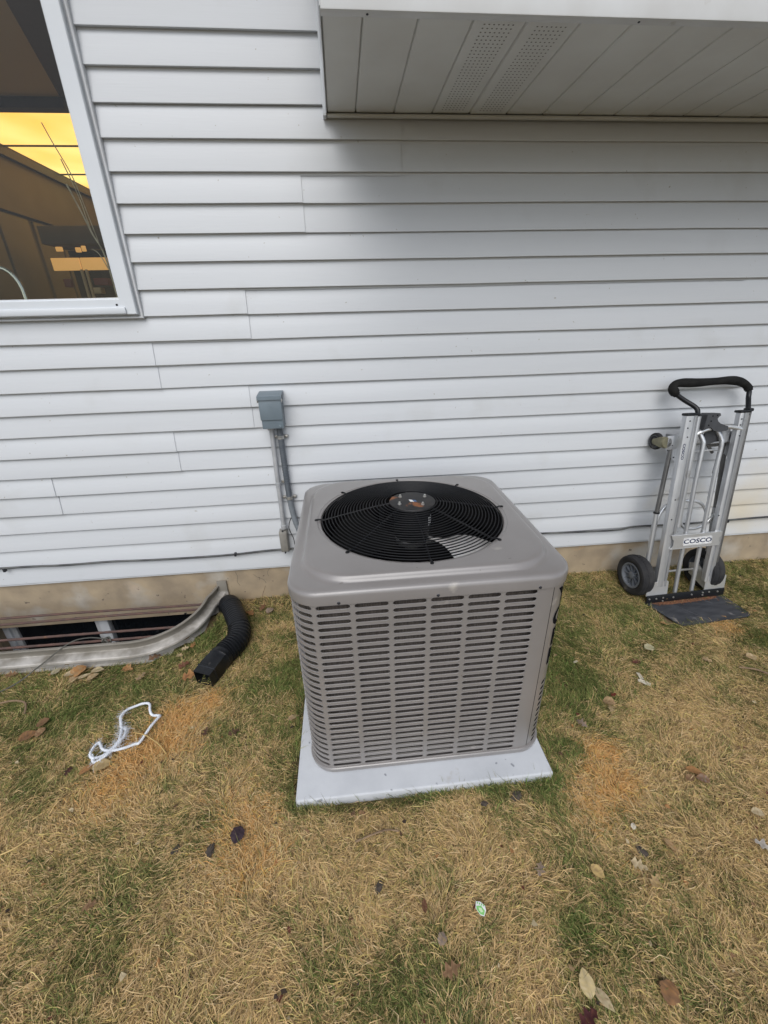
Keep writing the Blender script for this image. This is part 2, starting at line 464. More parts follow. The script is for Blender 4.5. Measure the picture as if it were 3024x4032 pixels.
# ================================================================== THE SETTING: ground
WELL_C, WELL_HX, WELL_D, WELL_R = -1.505, 0.70, 0.430, 0.33    # window well: centre x, half width, depth, corner radius
def well_outline(off=0.0, n=10):
    """plan of the window well from its right end at the wall, round the front, to its left end"""
    hx, d, r = WELL_HX + off, WELL_D + off, WELL_R + off
    pts = [(WELL_C + hx, 0.018), (WELL_C + hx - 0.02, -0.06)]
    for k in range(n + 1):
        a = math.pi/2*k/n
        pts.append((WELL_C + hx - 0.035 - r + r*math.cos(a)**0.9 * 1.0, -d + r - r*math.sin(a)))
    for k in range(n + 1):
        a = math.pi/2*(1 - k/n)
        pts.append((WELL_C - hx + 0.035 + r - r*math.cos(a)**0.9, -d + r - r*math.sin(a)))
    pts += [(WELL_C - hx + 0.02, -0.06), (WELL_C - hx, 0.018)]
    return pts

def inside_well(x, y, off=0.0):
    if y > 0.02 or y < -(WELL_D + off) or abs(x - WELL_C) > WELL_HX + off: return False
    dx = abs(x - WELL_C) - (WELL_HX + off - 0.035 - WELL_R)
    dy = -y - (WELL_D - WELL_R)
    r = WELL_R + off
    if dx > 0 and dy > 0: return dx*dx + dy*dy < r*r
    return True

def build_ground():
    xs = np.concatenate([[-60, -25, -10, -6, -4.5], np.arange(-3.6, 4.2, 0.04), [5, 7, 12, 28, 60]])
    ys = np.concatenate([[-60, -30, -15, -8, -5.5], np.arange(-4.2, 0.06, 0.04), [0.06, 4, 12, 30, 60]])
    v = []
    for y in ys:
        for x in xs:
            z = ground_z(x, max(y, -4.0)) if y < 0.3 else -0.3
            if y < 0.07 and abs(x) < 4 and y > -4: z += 0.004*math.sin(37*x + 11*y) * math.sin(29*y - 8*x)
            if inside_well(x, y, 0.0) or (0.0 < y < 0.3 and abs(x - WELL_C) < WELL_HX): z = -0.86
            v.append((x, y, z))
    nx = len(xs)
    f = [(j*nx+i, j*nx+i+1, (j+1)*nx+i+1, (j+1)*nx+i) for j in range(len(ys)-1) for i in range(nx-1)]
    o = MB().add(v, f).build('ground', M['soil'], smooth=60)
    tag(o, kind='structure')
build_ground()

# ================================================================== HOUSE
house = empty('house', (0, 0, 0), 'white vinyl sided house wall with tan foundation, window and low eave', 'house')
H = 0.1016
EXX0, EXX1 = -4.2, 5.2
EAVE_Z = 2.003
WIN = dict(x1=-0.869, x0=-2.30, z0=1.329, z1=2.62)          # outer edge of the kitchen window frame

def siding_panel(xa, xb, k0, dy=0.0, dz=0.0, ncourse=2):
    """one double-four vinyl panel: two clapboard courses, each leaning out to a butt with a return underneath"""
    prof = []
    for c in range(ncourse):
        z = (k0 + c)*H
        prof += [(0.0158, z - 0.0105), (0.0152, z - 0.0002), (0.0010, z - 0.0010), (0.0002, z - 0.0002), (0.0, z + 0.003), (0.0148, z + H - 0.0105)]
    prof.append((0.0180, (k0+ncourse)*H - 0.0010))
    n = max(2, int((xb - xa)/0.35))
    rings = []
    ph = random.random()*6
    for i in range(n + 1):
        x = xa + (xb - xa)*i/n
        w = 0.0007*math.sin(3.1*x + ph) + 0.0004*math.sin(7.7*x + 2*ph)
        rings.append([(x, y + dy + w*0.6, z + dz + w) for y, z in prof])
    mb = MB().loft(rings, closed=False)
    # returned end edge on the left, so an overlapped joint casts a real line
    mb.add([(xb, y + dy, z + dz) for y, z in prof] + [(xb, y + dy + 0.0040, z + dz) for y, z in prof],
           [(i, i+1, i+1+len(prof), i+len(prof)) for i in range(len(prof)-1)])
    return mb.build('siding_panel', M['siding'], house, smooth=25)

SEAMS = {0: [], 2: [], 4: [-1.517], 6: [-0.877], 8: [-0.48], 10: [-0.876], 12: [-0.431], 14: [1.932], 16: [-0.145], 18: [0.263], 20: [], 22: [], 24: [], 26: [], 28: []}
for k0, seams in SEAMS.items():
    spans = [(EXX0, EXX1)]
    cuts = [EXX0] + seams + [EXX1]
    for i in range(len(cuts) - 1):
        xa, xb = cuts[i], cuts[i+1]
        left_over = i < len(cuts) - 2                       # the left panel laps over the right one
        lap = 0.022 if left_over else 0.0
        dy = -0.0040 if left_over else 0.0
        dz = random.uniform(-0.0022, 0.0014)
        z0, z1 = k0*H, (k0+2)*H
        segs = [(xa, xb + lap)]
        if z1 > WIN['z0'] - 0.012:                              # the window cuts the panels beside it
            out = []
            for a, b in segs:
                if a < WIN['x0'] and b > WIN['x1']:
                    out += [(a, WIN['x0'] - 0.004), (WIN['x1'] + 0.004, b)]
                elif b > WIN['x1'] > a: out += [(WIN['x1'] + 0.004, b)]
                elif a < WIN['x1'] and b <= WIN['x1'] + lap + 0.01: out += [(a, WIN['x0'] - 0.004)]
                else: out.append((a, b))
            if k0*H < WIN['z0'] - 0.02 and k0*H + H < WIN['z0']:        # course under the sill stays whole
                for a, b in segs: siding_panel(a, b, k0, dy, dz, 1)
                for a, b in out:
                    if b - a > 0.02: siding_panel(a, b, k0 + 1, dy, dz, 1)
                continue
            segs = out
        if z0 > EAVE_Z + 0.02: segs = [(a, min(b, -0.012)) for a, b in segs if a < -0.02]
        for a, b in segs:
            if b - a > 0.02: siding_panel(a, b, k0, dy, dz)

# sheathing behind the siding, with the window opening, so no light leaks in
mb = MB()
mb.box(EXX0, WIN['x0'] + 0.02, 0.021, 0.10, 0.0, 3.1)
mb.box(WIN['x1'] - 0.02, EXX1, 0.021, 0.10, 0.0, 3.1)
mb.box(WIN['x0'] + 0.02, WIN['x1'] - 0.02, 0.021, 0.10, 0.0, WIN['z0'] + 0.02)
mb.box(WIN['x0'] + 0.02, WIN['x1'] - 0.02, 0.021, 0.10, WIN['z1'] - 0.02, 3.1)
mb.build('sheathing', M['interior_wall'], house, smooth=0)
MB().box(EXX0, EXX1, 0.004, 0.03, -0.012, -0.0015).build('starter_strip', M['jtrim'], house, smooth=0)

# foundation with the basement window opening
BW = dict(x0=-2.13, x1=-0.95, z0=-0.72, z1=-0.305)
mb = MB()
fy = 0.018
def fquad(x0, x1, z0, z1, nx):
    for i in range(nx):
        a, b = x0 + (x1-x0)*i/nx, x0 + (x1-x0)*(i+1)/nx
        mb.add([(a, fy, z0), (b, fy, z0), (b, fy, z1), (a, fy, z1)], [(0, 1, 2, 3)])
fquad(EXX0, BW['x0'], -1.1, -0.004, 4)
fquad(BW['x1'], EXX1, -1.1, -0.004, 12)
fquad(BW['x0'], BW['x1'], BW['z1'], -0.004, 2)
fquad(BW['x0'], BW['x1'], -1.1, BW['z0'], 2)
x0, x1, z0, z1 = BW['x0'], BW['x1'], BW['z0'], BW['z1']
mb.add([(x0, fy, z0), (x1, fy, z0), (x1, fy, z1), (x0, fy, z1), (x0, .20, z0), (x1, .20, z0), (x1, .20, z1), (x0, .20, z1)],
       [(0, 1, 5, 4), (1, 2, 6, 5), (2, 3, 7, 6), (3, 0, 4, 7)])
foundation = mb.build('foundation', M['concrete_wall'], house, smooth=0)
# cracks and spalls in the parging, as thin raised flakes and recessed-looking dark seams
mb = MB()
for pts in ([(-0.60, -0.055), (-0.585, -0.075), (-0.57, -0.082), (-0.545, -0.10), (-0.535, -0.125)], [(-0.50, -0.02), (-0.52, -0.05), (-0.515, -0.075)],
            [(-0.70, -0.03), (-0.692, -0.06), (-0.70, -0.10), (-0.688, -0.13)]):
    MB().tube([(x, fy - 0.0005, z) for x, z in pts], 0.0008, 5).build('crack', M['wire_rust'], house)

# basement window
bw = link('basement_window', None, house)
yb = 0.062
mb = MB()
mb.cbox(x0, x1, yb, yb+0.05, z1-0.032, z1, 0.003); mb.cbox(x0, x1, yb, yb+0.05, z0, z0+0.035, 0.003)
mb.cbox(x0, x0+0.035, yb+0.001, yb+0.051, z0+0.035, z1-0.032, 0.003); mb.cbox(x1-0.035, x1, yb+0.001, yb+0.051, z0+0.035, z1-0.032, 0.003)
mb.cbox(-1.575, -1.522, yb-0.006, yb+0.045, z0+0.03, z1-0.026, 0.003)
mb.build('frame', M['vinyl'], bw)
for a in (-2.095, -1.61):
    MB().cbox(a, a+0.03, yb+0.014, yb+0.045, z0+0.034, z1-0.031, 0.002).build('sash', M['jtrim'], bw)
pane = MB().box(-2.095, -1.576, yb+0.030, yb+0.036, z0+0.034, z1-0.031).build('pane', M['dark_glass'], bw, smooth=0)
MB().box(-1.521, x1-0.034, yb+0.030, yb+0.036, z0+0.034, z1-0.031).build('pane', M['dark_glass'], bw, smooth=0)

# kitchen window: frame, sash, pane, channel
win = link('kitchen_window', None, house)
wx0, wx1, wz0, wz1 = WIN['x0'], WIN['x1'], WIN['z0'], WIN['z1']
fw, fdep = 0.066, 0.030
def mitred(mb, x0, x1, z0, z1, prof):
    """a picture frame: prof = list of (inset, y); corners mitred"""
    rings = []
    for (cx, cz, sx, sz) in ((x0, z0, 1, 1), (x1, z0, -1, 1), (x1, z1, -1, -1), (x0, z1, 1, -1)):
        rings.append([(cx + sx*i, y, cz + sz*i) for i, y in prof])
    rings.append(rings[0])
    return mb.loft(rings, closed=True)
mitred(MB(), wx0, wx1, wz0, wz1, [(0, 0.02), (0, -0.026), (0.003, -fdep), (0.058, -fdep), (0.061, -0.027), (0.0615, 0.05), (0.0, 0.05)]).build('frame', M['vinyl'], win, smooth=20)
mitred(MB(), wx0+0.059, wx1-0.059, wz0+0.059, wz1-0.059, [(0, 0.03), (0, -0.020), (0.006, -0.020), (0.009, 0.006), (0.010, 0.03)]).build('sash', M['vinyl'], win, smooth=20)
MB().box(wx0+0.064, wx1-0.064, 0.012, 0.018, wz0+0.064, wz1-0.064).build('pane', M['glass'], win, smooth=0)
MB().cbox(wx0+0.002, wx1-0.040, -0.039, -0.0295, wz0+0.003, wz0+0.030, 0.004).build('sill_ledge', M['vinyl'], win)
MB().box(-0.946, -0.938, -0.0312, -0.0298, 1.364, 1.371).build('weep_hole', M['letter'], win, smooth=0)
mitred(MB(), wx0-0.016, wx1+0.016, wz0-0.016, wz1+0.016, [(0, 0.012), (0, -0.010), (0.003, -0.013), (0.008, -0.012), (0.010, -0.004), (0.0165, -0.004), (0.0165, 0.012)]).build('channel_trim', M['jtrim'], win, smooth=25)

# eave: soffit panels, fascia, trims, roof edge
eave = link('eave', None, house)
ex1 = EXX1
GP = 0.1478                                            # panel spacing
g0 = 0.107
ys_, yf_ = -0.022, -0.596
def perforated(xa, xb):
    """vented strip: small dark punched holes in rows"""
    mb = MB()
    for j in range(30):
        for i in range(7):
            hx = xa + 0.022 + i*(xb-xa-0.044)/6
            hy = yf_ + 0.03 + j*(ys_ - yf_ - 0.06)/29
            r = 0.0029
            pts = [(hx + r*math.cos(a*math.pi/3), hy + r*math.sin(a*math.pi/3), EAVE_Z - 0.0006) for a in range(6)]
            mb.add(pts, [(0, 1, 2, 3, 4, 5)])
    return mb
edges = [-0.001] + [g0 + i*GP for i in range(0, 36)]
for i in range(len(edges) - 1):
    xa, xb = edges[i], edges[i+1]
    dz = random.uniform(-0.0015, 0.0015)
    prof = [(xa - 0.001, 0.009), (xa + 0.0015, 0.004), (xa + 0.004, 0.0005), (xa + 0.008, 0.0), (xb - 0.008, 0.0), (xb - 0.004, 0.0005), (xb - 0.0015, 0.004), (xb - 0.0012, 0.009)]
    rings = [[(x, y, EAVE_Z + z + dz) for x, z in prof] for y in (ys_ + 0.004, (ys_+yf_)/2, yf_ - 0.004)]
    sp = MB().loft(rings, closed=False).build('soffit_panel', M['soffit'], eave, smooth=30)
    if i in (3, 4, 13, 14, 23, 24):
        h = perforated(xa + 0.012, xb - 0.012).build('vent_hole', M['soffit_hole'], sp, smooth=0)
        h.location.z = dz
        h['kind'] = 'stuff'
MB().box(-0.002, ex1, yf_ - 0.02, ys_ + 0.03, EAVE_Z + 0.0105, EAVE_Z + 0.02).build('soffit_backing', M['soffit_hole'], eave, smooth=0)
MB().cbox(-0.002, ex1, ys_ - 0.002, ys_ + 0.020, EAVE_Z - 0.012, EAVE_Z - 0.0035, 0.002).build('wall_trim', M['soffit'], eave)
mb = MB()
mb.cbox(-0.002, ex1, -0.622, -0.592, EAVE_Z - 0.005, EAVE_Z - 0.001, 0.001)
mb.cbox(-0.002, ex1, -0.632, -0.622, EAVE_Z - 0.010, EAVE_Z + 0.17, 0.003)
mb.build('fascia', M['fascia'], eave)
MB().box(-0.0042, -0.0022, -0.632, ys_ + 0.024, EAVE_Z - 0.004, EAVE_Z + 0.17).build('end_board', M['fascia'], eave, smooth=0)
MB().cbox(-0.0175, -0.0045, -0.034, 0.010, EAVE_Z - 0.014, EAVE_Z + 0.42, 0.002).build('corner_trim', M['vinyl'], eave)
mb = MB()
mb.add([(-0.03, -0.67, EAVE_Z + 0.175), (ex1, -0.67, EAVE_Z + 0.175), (ex1, 0.02, EAVE_Z + 0.44), (-0.03, 0.02, EAVE_Z + 0.44),
        (-0.03, -0.67, EAVE_Z + 0.195), (ex1, -0.67, EAVE_Z + 0.195), (ex1, 0.02, EAVE_Z + 0.46), (-0.03, 0.02, EAVE_Z + 0.46)],
       [(0, 1, 2, 3), (4, 7, 6, 5), (0, 4, 5, 1), (2, 6, 7, 3), (0, 3, 7, 4), (1, 5, 6, 2)])
mb.build('roof_edge', M['roof'], eave, smooth=0)
for xx, yy in ((0.117, -0.606), (0.85, -0.606), (1.30, -0.606), (1.62, -0.606)):
    MB().lathe([(0.0001, -0.003), (0.003, -0.0025), (0.004, 0.0)], (xx, yy, EAVE_Z - 0.004), 'Z', 8).build('nail', M['screw'], eave)

ue = link('added_upper_eave', None, house)  # unseen roof overhang, added to shade the upper siding
MB().box(EXX0, EXX1, -0.52, 0.012, 3.06, 3.075).build('soffit', M['soffit'], ue, smooth=0)
MB().box(EXX0, EXX1, -0.545, -0.5205, 3.045, 3.22).build('fascia', M['fascia'], ue, smooth=0)
MB().add([(EXX0, -0.60, 3.225), (EXX1, -0.60, 3.225), (EXX1, 3.2, 4.6), (EXX0, 3.2, 4.6)], [(0, 1, 2, 3)]).build('roof', M['roof'], ue, smooth=0)

# room behind the kitchen window
rx0, rx1, ry1, rz0, rz1 = -2.33, 0.6, 4.2, 0.2, 2.47
mb = MB()
def wallq(*p): mb.add(p, [(0, 1, 2, 3)])
wallq((rx0, 0.10, rz0), (rx0, ry1, rz0), (rx0, ry1, rz1), (rx0, 0.10, rz1))
mb.build('interior_wall', M['interior_wall'], house, smooth=0)
for a_ in (((rx1, 0.10, rz0), (rx1, ry1, rz0), (rx1, ry1, rz1), (rx1, 0.10, rz1)), ((rx0, ry1, rz0), (rx1, ry1, rz0), (rx1, ry1, rz1), (rx0, ry1, rz1))):
    MB().add(a_, [(0, 1, 2, 3)]).build('interior_wall', M['pale_interior'], house, smooth=0)
MB().box(rx0, rx1, 0.10, ry1, rz0 - 0.05, rz0).build('interior_floor', M['pale_interior'], house, smooth=0)
MB().box(rx0, rx1, 0.10, ry1, rz1, rz1 + 0.05).build('interior_ceiling', M['interior_ceiling'], house, smooth=0)
mb = MB()
mb.box(rx0, -1.50, 1.20, 1.268, rz1 - 0.05, rz1 - 0.001)
mb.add([(-1.16, 0.12, rz1-0.004), (-1.00, 0.12, rz1-0.004), (-1.30, 1.27, rz1-0.004), (-1.53, 1.27, rz1-0.004)], [(0, 1, 2, 3)])
mb.box(rx0 + 0.001, rx0 + 0.03, 1.27, ry1 - 0.01, rz1 - 0.075, rz1 - 0.02)
mb.build('ceiling_trim', M['dark_wood'], house, smooth=0)
lum = empty('ceiling_light', (-1.7, 2.3, rz1 - 0.02), 'glowing yellow ceiling light panels seen up through the kitchen window', 'ceiling light')
for (a, b) in ((1.272, 1.906), (1.922, 2.570), (2.586, 3.25)):
    cl = 0.12 if a < 1.3 else 0.0
    MB().prism([(rx0 + 0.03, a), (-1.53, a), (-1.53 - cl*0.35, a + cl), (-0.9, a + cl + 0.25), (-0.9, b), (rx0 + 0.03, b)] if False else
               [(rx0 + 0.032, a), (-1.527 if a < 1.3 else -0.95, a), (-1.567 if a < 1.3 else -0.95, a + 0.117), (-1.2 if a < 1.3 else -0.95, a + 0.3), (-1.2 if a < 1.3 else -0.95, b), (rx0 + 0.032, b)],
               rz1 - 0.012, rz1 - 0.004, lambda p, q, d: (p + 1.7, q - 2.3, d - (rz1 - 0.02))).build('panel', M['lum'], lum, smooth=0)
mb = MB()
for b in (1.914, 2.578):
    mb.box(rx0 + 0.03 + 1.7, -0.95 + 1.7, b - 0.007 - 2.3, b + 0.007 - 2.3, 0.0, 0.012)
mb.build('divider', M['dark_wood'], lum, smooth=0)
# tall pantry doors along the left wall, a hutch with a lit valance, tap, twigs
mb = MB()
for k in range(4):
    y0 = 0.55 + k*0.72
    mb.cbox(rx0 + 0.001, rx0 + 0.020, y0, y0 + 0.30, 0.9, 2.02, 0.004)
    mb.cbox(rx0 + 0.001, rx0 + 0.020, y0 + 0.33, y0 + 0.66, 0.9, 2.02, 0.004)
mb.box(rx0 + 0.001, rx0 + 0.026, 0.5, 3.4, 2.04, 2.065)
tag(mb.build('pantry_cupboard', M['interior_wall']), 'dim brown pantry cupboard doors inside the kitchen window', 'cupboard')
hut = empty('hutch', (-1.87, 1.62, 0.9), 'dark wooden hutch with lit amber valance behind the window pane', 'hutch')
HB = lambda x0, x1, y0, y1, z0, z1: MB().cbox(x0+1.87, x1+1.87, y0-1.62, y1-1.62, z0-0.9, z1-0.9, 0.003)
HB(-2.09, -1.62, 1.62, 1.92, 1.82, 1.93).build('top', M['interior_wall'], hut)
HB(-2.07, -1.875, 1.63, 1.645, 1.655, 1.735).build('valance', M['valance'], hut)
HB(-1.868, -1.68, 1.63, 1.645, 1.655, 1.735).build('valance', M['valance'], hut)
for xx in (-1.885, -1.852):
    HB(xx, xx+0.018, 1.622, 1.64, 0.9, 1.66).build('post', M['tan_box'], hut)
HB(-2.09, -1.62, 1.93, 1.95, 0.9, 1.82).build('back_panel', M['dark_wood'], hut)
for xx, zz, w, h in ((-1.998, 1.772, 0.045, 0.028), (-1.865, 1.765, 0.035, 0.03), (-1.822, 1.77, 0.028, 0.035)):
    HB(xx, xx+w, 1.60, 1.615, zz, zz+h).build('lit_tile', M['valance'], hut)
tag(MB().cbox(-2.01, -1.965, 1.60, 1.64, 1.545, 1.60, 0.003).build('carton', M['red_box']), 'small red brown carton on the hutch behind the window', 'carton')
tag(MB().cbox(-1.80, -1.70, 1.60, 1.66, 1.555, 1.60, 0.003).build('carton', M['red_box']), 'wider dark red carton near the right end of the hutch', 'carton')
tag(MB().cbox(-1.82, -1.765, 1.60, 1.66, 1.50, 1.54, 0.003).build('carton', M['tan_box']), 'pale tan carton low on the hutch beside the window frame', 'carton')
tap = empty('kitchen_tap', (-1.50, 0.30, 1.0), 'arched chrome kitchen tap behind the lower left pane', 'tap')
arc = [(-1.50, 0.30, 1.0), (-1.50, 0.30, 1.40)] + [(-1.575 + 0.075*math.cos(a), 0.30, 1.44 + 0.105*math.sin(a)) for a in np.linspace(0.15, math.pi, 12)]
MB().tube([(x+1.50, y-0.30, z-1.0) for x, y, z in arc], 0.010, 10).build('spout', M['chrome'], tap)
MB().lathe([(0.03, 0), (0.03, 0.01), (0.016, 0.04), (0.012, 0.06)], (0, 0, 0), 'Z', 16, True, True).build('base', M['chrome'], tap)
twig = empty('dried_twigs', (-1.05, 0.22, 1.3), 'bare pale dried twigs rising beside the right window frame', 'twigs')
def tw(pts, r): MB().tube(spline([(x+1.05, y-0.22, z-1.3) for x, y, z in pts], 5), r, 5).build('twig', M['twig'], twig)
tw([(-1.035, .20, 1.30), (-1.04, .20, 1.56), (-1.075, .21, 1.66), (-1.10, .22, 1.74), (-1.13, .22, 1.84)], 0.0035)
tw([(-1.075, .21, 1.66), (-1.082, .21, 1.72), (-1.09, .21, 1.80), (-1.115, .2, 1.92)], 0.0022)
tw([(-1.05, .20, 1.60), (-1.06, .18, 1.74), (-1.08, .18, 1.86), (-1.12, .18, 1.97), (-1.14, .18, 2.03)], 0.002)
tw([(-1.04, .2, 1.52), (-1.06, .19, 1.58), (-1.085, .19, 1.60)], 0.002)

# ================================================================== WALL SERVICES
def tubeobj(name, pts, r, m, parent=None, n=10, sm=None):
    return MB().tube(spline(pts, sm) if sm else pts, r, n).build(name, m, parent, smooth=50)

cable = tag(tubeobj('cable', [(EXX0, -0.006, 0.108), (-3, -0.006, 0.106), (-1.913, -0.006, 0.111), (-1.588, -0.007, 0.105), (-1.349, -0.006, 0.107), (-1.122, -0.006, 0.100), (-0.848, -0.007, 0.097), (-0.666, -0.007, 0.100), (-0.389, -0.007, 0.112),
            (0.2, -0.007, 0.106), (0.8, -0.007, 0.104), (1.128, -0.006, 0.100), (1.40, -0.007, 0.092), (1.60, -0.008, 0.090), (1.70, -0.006, 0.104), (1.95, -0.006, 0.100), (2.196, -0.006, 0.102), (2.57, -0.006, 0.109), (3.2, -0.006, 0.105), (EXX1, -0.006, 0.105)], 0.0058, M['cable'], n=8, sm=6),
      'long black cable clipped along the lowest siding lap of the wall', 'cable')
for xx in (-0.676, -1.9, 2.3):
    MB().cbox(xx, xx+0.012, -0.016, 0.002, 0.090, 0.110, 0.002).build('clip', M['screw'], cable)

db = empty('disconnect_box', (-0.353, 0.0, 0.90), 'grey blue electrical disconnect box mounted on the white siding', 'electrical box')
def DB(x0, x1, y0, y1, z0, z1, b=0.003): return MB().cbox(x0+0.353, x1+0.353, y0, y1, z0-0.9, z1-0.9, b)
DB(-0.402, -0.303, -0.082, 0.004, 0.819, 0.968).build('body', M['box_grey'], db)
DB(-0.4045, -0.3005, -0.0885, -0.0825, 0.862, 0.962, 0.002).build('door', M['box_grey'], db)
mb = MB()
sec = [(0.006, 0.984), (-0.010, 0.984), (-0.092, 0.975), (-0.095, 0.973), (-0.095, 0.957), (-0.092, 0.957), (-0.091, 0.969), (0.006, 0.970)]
mb.prism(sec, -0.4085 + 0.353, -0.2965 + 0.353, lambda a, b, d: (d, a, b - 0.9))
mb.build('lid', M['lid'], db, smooth=20)
mb = MB()
for xs in (-0.4095, -0.2985):
    mb.cbox(xs+0.353, xs+0.0035+0.353, -0.092, -0.070, 0.945-0.9, 0.960-0.9, 0.001)
mb.build('hinge_tab', M['zinc'], db)
mb = MB()
for xs in (-0.358, -0.348):
    for zz in (0.922, 0.930, 0.937):
        mb.cbox(xs+0.353-0.003, xs+0.353+0.003, -0.0895, -0.088, zz-0.9, zz-0.9+0.002, 0.0004)
mb.build('embossed_mark', M['box_grey'], db)
MB().lathe([(0.0001, -0.006), (0.005, -0.005), (0.006, 0)], (0.036, -0.082, -0.070), 'Y', 12).build('screw', M['box_grey'], db)

em = empty('rigid_conduit', (-0.375, -0.022, 0.55), 'straight galvanised conduit pipe between grey box and lower fitting', 'conduit')
q = lambda P: [(x+0.375, y+0.022, z-0.55) for x, y, z in P]
tubeobj('pipe', q([(-0.372, -0.026, 0.822), (-0.3735, -0.022, 0.74), (-0.377, -0.020, 0.52), (-0.379, -0.022, 0.25)]), 0.0122, M['emt'], em, 14, 5)
mb = MB()
for zz in (0.518, 0.509):
    mb.lathe([(0.0124, -0.003), (0.0148, -0.002), (0.0148, 0.002), (0.0124, 0.003)], q([(-0.377, -0.020, zz)])[0], 'Z', 14)
mb.lathe([(0.0124, -0.012), (0.0165, -0.010), (0.0165, 0.010), (0.0124, 0.012)], q([(-0.3785, -0.022, 0.262)])[0], 'Z', 14)
mb.lathe([(0.0124, -0.012), (0.0185, -0.010), (0.0185, 0.006), (0.0124, 0.008)], q([(-0.372, -0.026, 0.812)])[0], 'Z', 14)
mb.build('coupling', M['emt'], em)
MB().cbox(*[v for p in ((-0.362+0.375, -0.343+0.375), (-0.006+0.022, 0.004+0.022), (0.512-0.55, 0.528-0.55)) for v in p], 0.002).build('strap', M['zinc'], em)

fx = empty('flexible_conduit', (-0.33, -0.02, 0.5), 'dark grey ribbed flexible conduit from grey box to the air conditioner', 'conduit')
q2 = lambda P: [(x+0.33, y+0.02, z-0.5) for x, y, z in P]
pa = spline(q2([(-0.333, -0.030, 0.822), (-0.3325, -0.026, 0.76), (-0.332, -0.022, 0.64), (-0.330, -0.021, 0.50), (-0.328, -0.022, 0.43)]), 40)
MB().tube(pa, lambda i: 0.0142 + (0.0013 if i % 4 in (1, 2) else 0.0), 12).build('ribbed_tube', M['whip'], fx, smooth=60)
pb = spline(q2([(-0.328, -0.022, 0.432), (-0.322, -0.024, 0.36), (-0.310, -0.032, 0.29), (-0.285, -0.055, 0.22), (-0.245, -0.12, 0.15), (-0.20, -0.20, 0.12), (-0.17, -0.268, 0.11)]), 16)
MB().tube(pb, lambda i: 0.0150 + (0.0006 if i % 4 in (1, 2) else 0.0), 12).build('sleeve', M['whip_end'], fx, smooth=60)
mb = MB(); mb2 = MB()
for (xx, zz) in ((-0.3325, 0.763), (-0.328, 0.434)):
    c = q2([(xx, -0.024, zz)])[0]
    mb.lathe([(0.0150, -0.009), (0.0178, -0.008), (0.0172, 0.0), (0.0178, 0.008), (0.0150, 0.009)], c, 'Z', 14)
    for s in (-1, 1):
        mb.cbox(c[0]+s*0.026-0.010, c[0]+s*0.026+0.010, 0.006, 0.0215, c[2]-0.007, c[2]+0.007, 0.002)
        mb2.lathe([(0.0001, -0.004), (0.004, -0.003), (0.005, 0)], (c[0]+s*0.028, 0.006, c[2]), 'Y', 10)
mb.build('strap', M['zinc'], fx); mb2.build('strap_screw', M['bolt'], fx)
MB().cbox(*q2([(-0.340, -0.04, 0.812)])[0][:1], 0.016, -0.028, 0.010, 0.300, 0.325, 0.003) if False else None

jb = empty('conduit_fitting', (-0.384, 0.0, 0.18), 'weathered grey conduit fitting at the foot of the rigid pipe', 'conduit fitting')
MB().cbox(-0.024, 0.020, -0.046, 0.002, -0.066, 0.062, 0.005).build('body', M['jbox'], jb)
MB().cbox(-0.021, 0.017, -0.0495, -0.0465, -0.060, 0.056, 0.0015).build('cover', M['jbox'], jb)
mb = MB()
for zz in (0.066, -0.070):
    mb.lathe([(0.0001, -0.006), (0.0045, -0.005), (0.005, 0)], (-0.002, -0.042, zz), 'Y', 10)
mb.build('screw', M['screw'], jb)
tag(tubeobj('thin_wire', [(-0.322, -0.028, 0.325), (-0.338, -0.03, 0.305), (-0.350, -0.035, 0.265), (-0.347, -0.03, 0.235), (-0.334, -0.03, 0.19), (-0.331, -0.028, 0.14), (-0.326, -0.02, 0.112)], 0.0024, M['guard'], n=6, sm=6),
    'thin black wire looping beside the weathered conduit fitting', 'wire')

# ================================================================== CONCRETE PAD
PAD_Z = -0.21
pad = MB().cbox(-0.257, 0.667, -1.206, -0.285, PAD_Z - 0.085, PAD_Z, 0.007, 3).build('concrete_pad', M['pad'])
tag(pad, 'pale concrete pad lying in the grass under the air conditioner', 'pad')

# ================================================================== AIR CONDITIONER
AX, AY = 0.230, -0.682
ac = empty('air_conditioner', (AX, AY, PAD_Z), 'taupe outdoor air conditioner unit with black fan guard on concrete pad', 'air conditioner')
Z = lambda z: z - PAD_Z
HA, RC = 0.4345, 0.095
FL = HA - RC
ARC = RC*math.pi/2
PER = 8*FL + 4*ARC
def rs(s, off=0.0):
    """point and normal on the rounded-square outline at arc length s; s = 0 at the middle of the front, + to the right"""
    s = (s + FL) % PER
    side = 0
    L = 2*FL + ARC
    side = int(s // L); t = s - side*L
    if t < 2*FL:
        x, y, nx, ny = -FL + t, -HA, 0.0, -1.0
    else:
        a = (t - 2*FL)/RC
        nx, ny = math.sin(a), -math.cos(a)
        x, y = FL + RC*nx, -FL + RC*ny
    x += nx*off; y += ny*off
    for _ in range(side):
        x, y, nx, ny = -y, x, -ny, nx
    return x, y, nx, ny
def in_arc(s):
    return ((s + FL) % (2*FL + ARC)) > 2*FL - 0.002

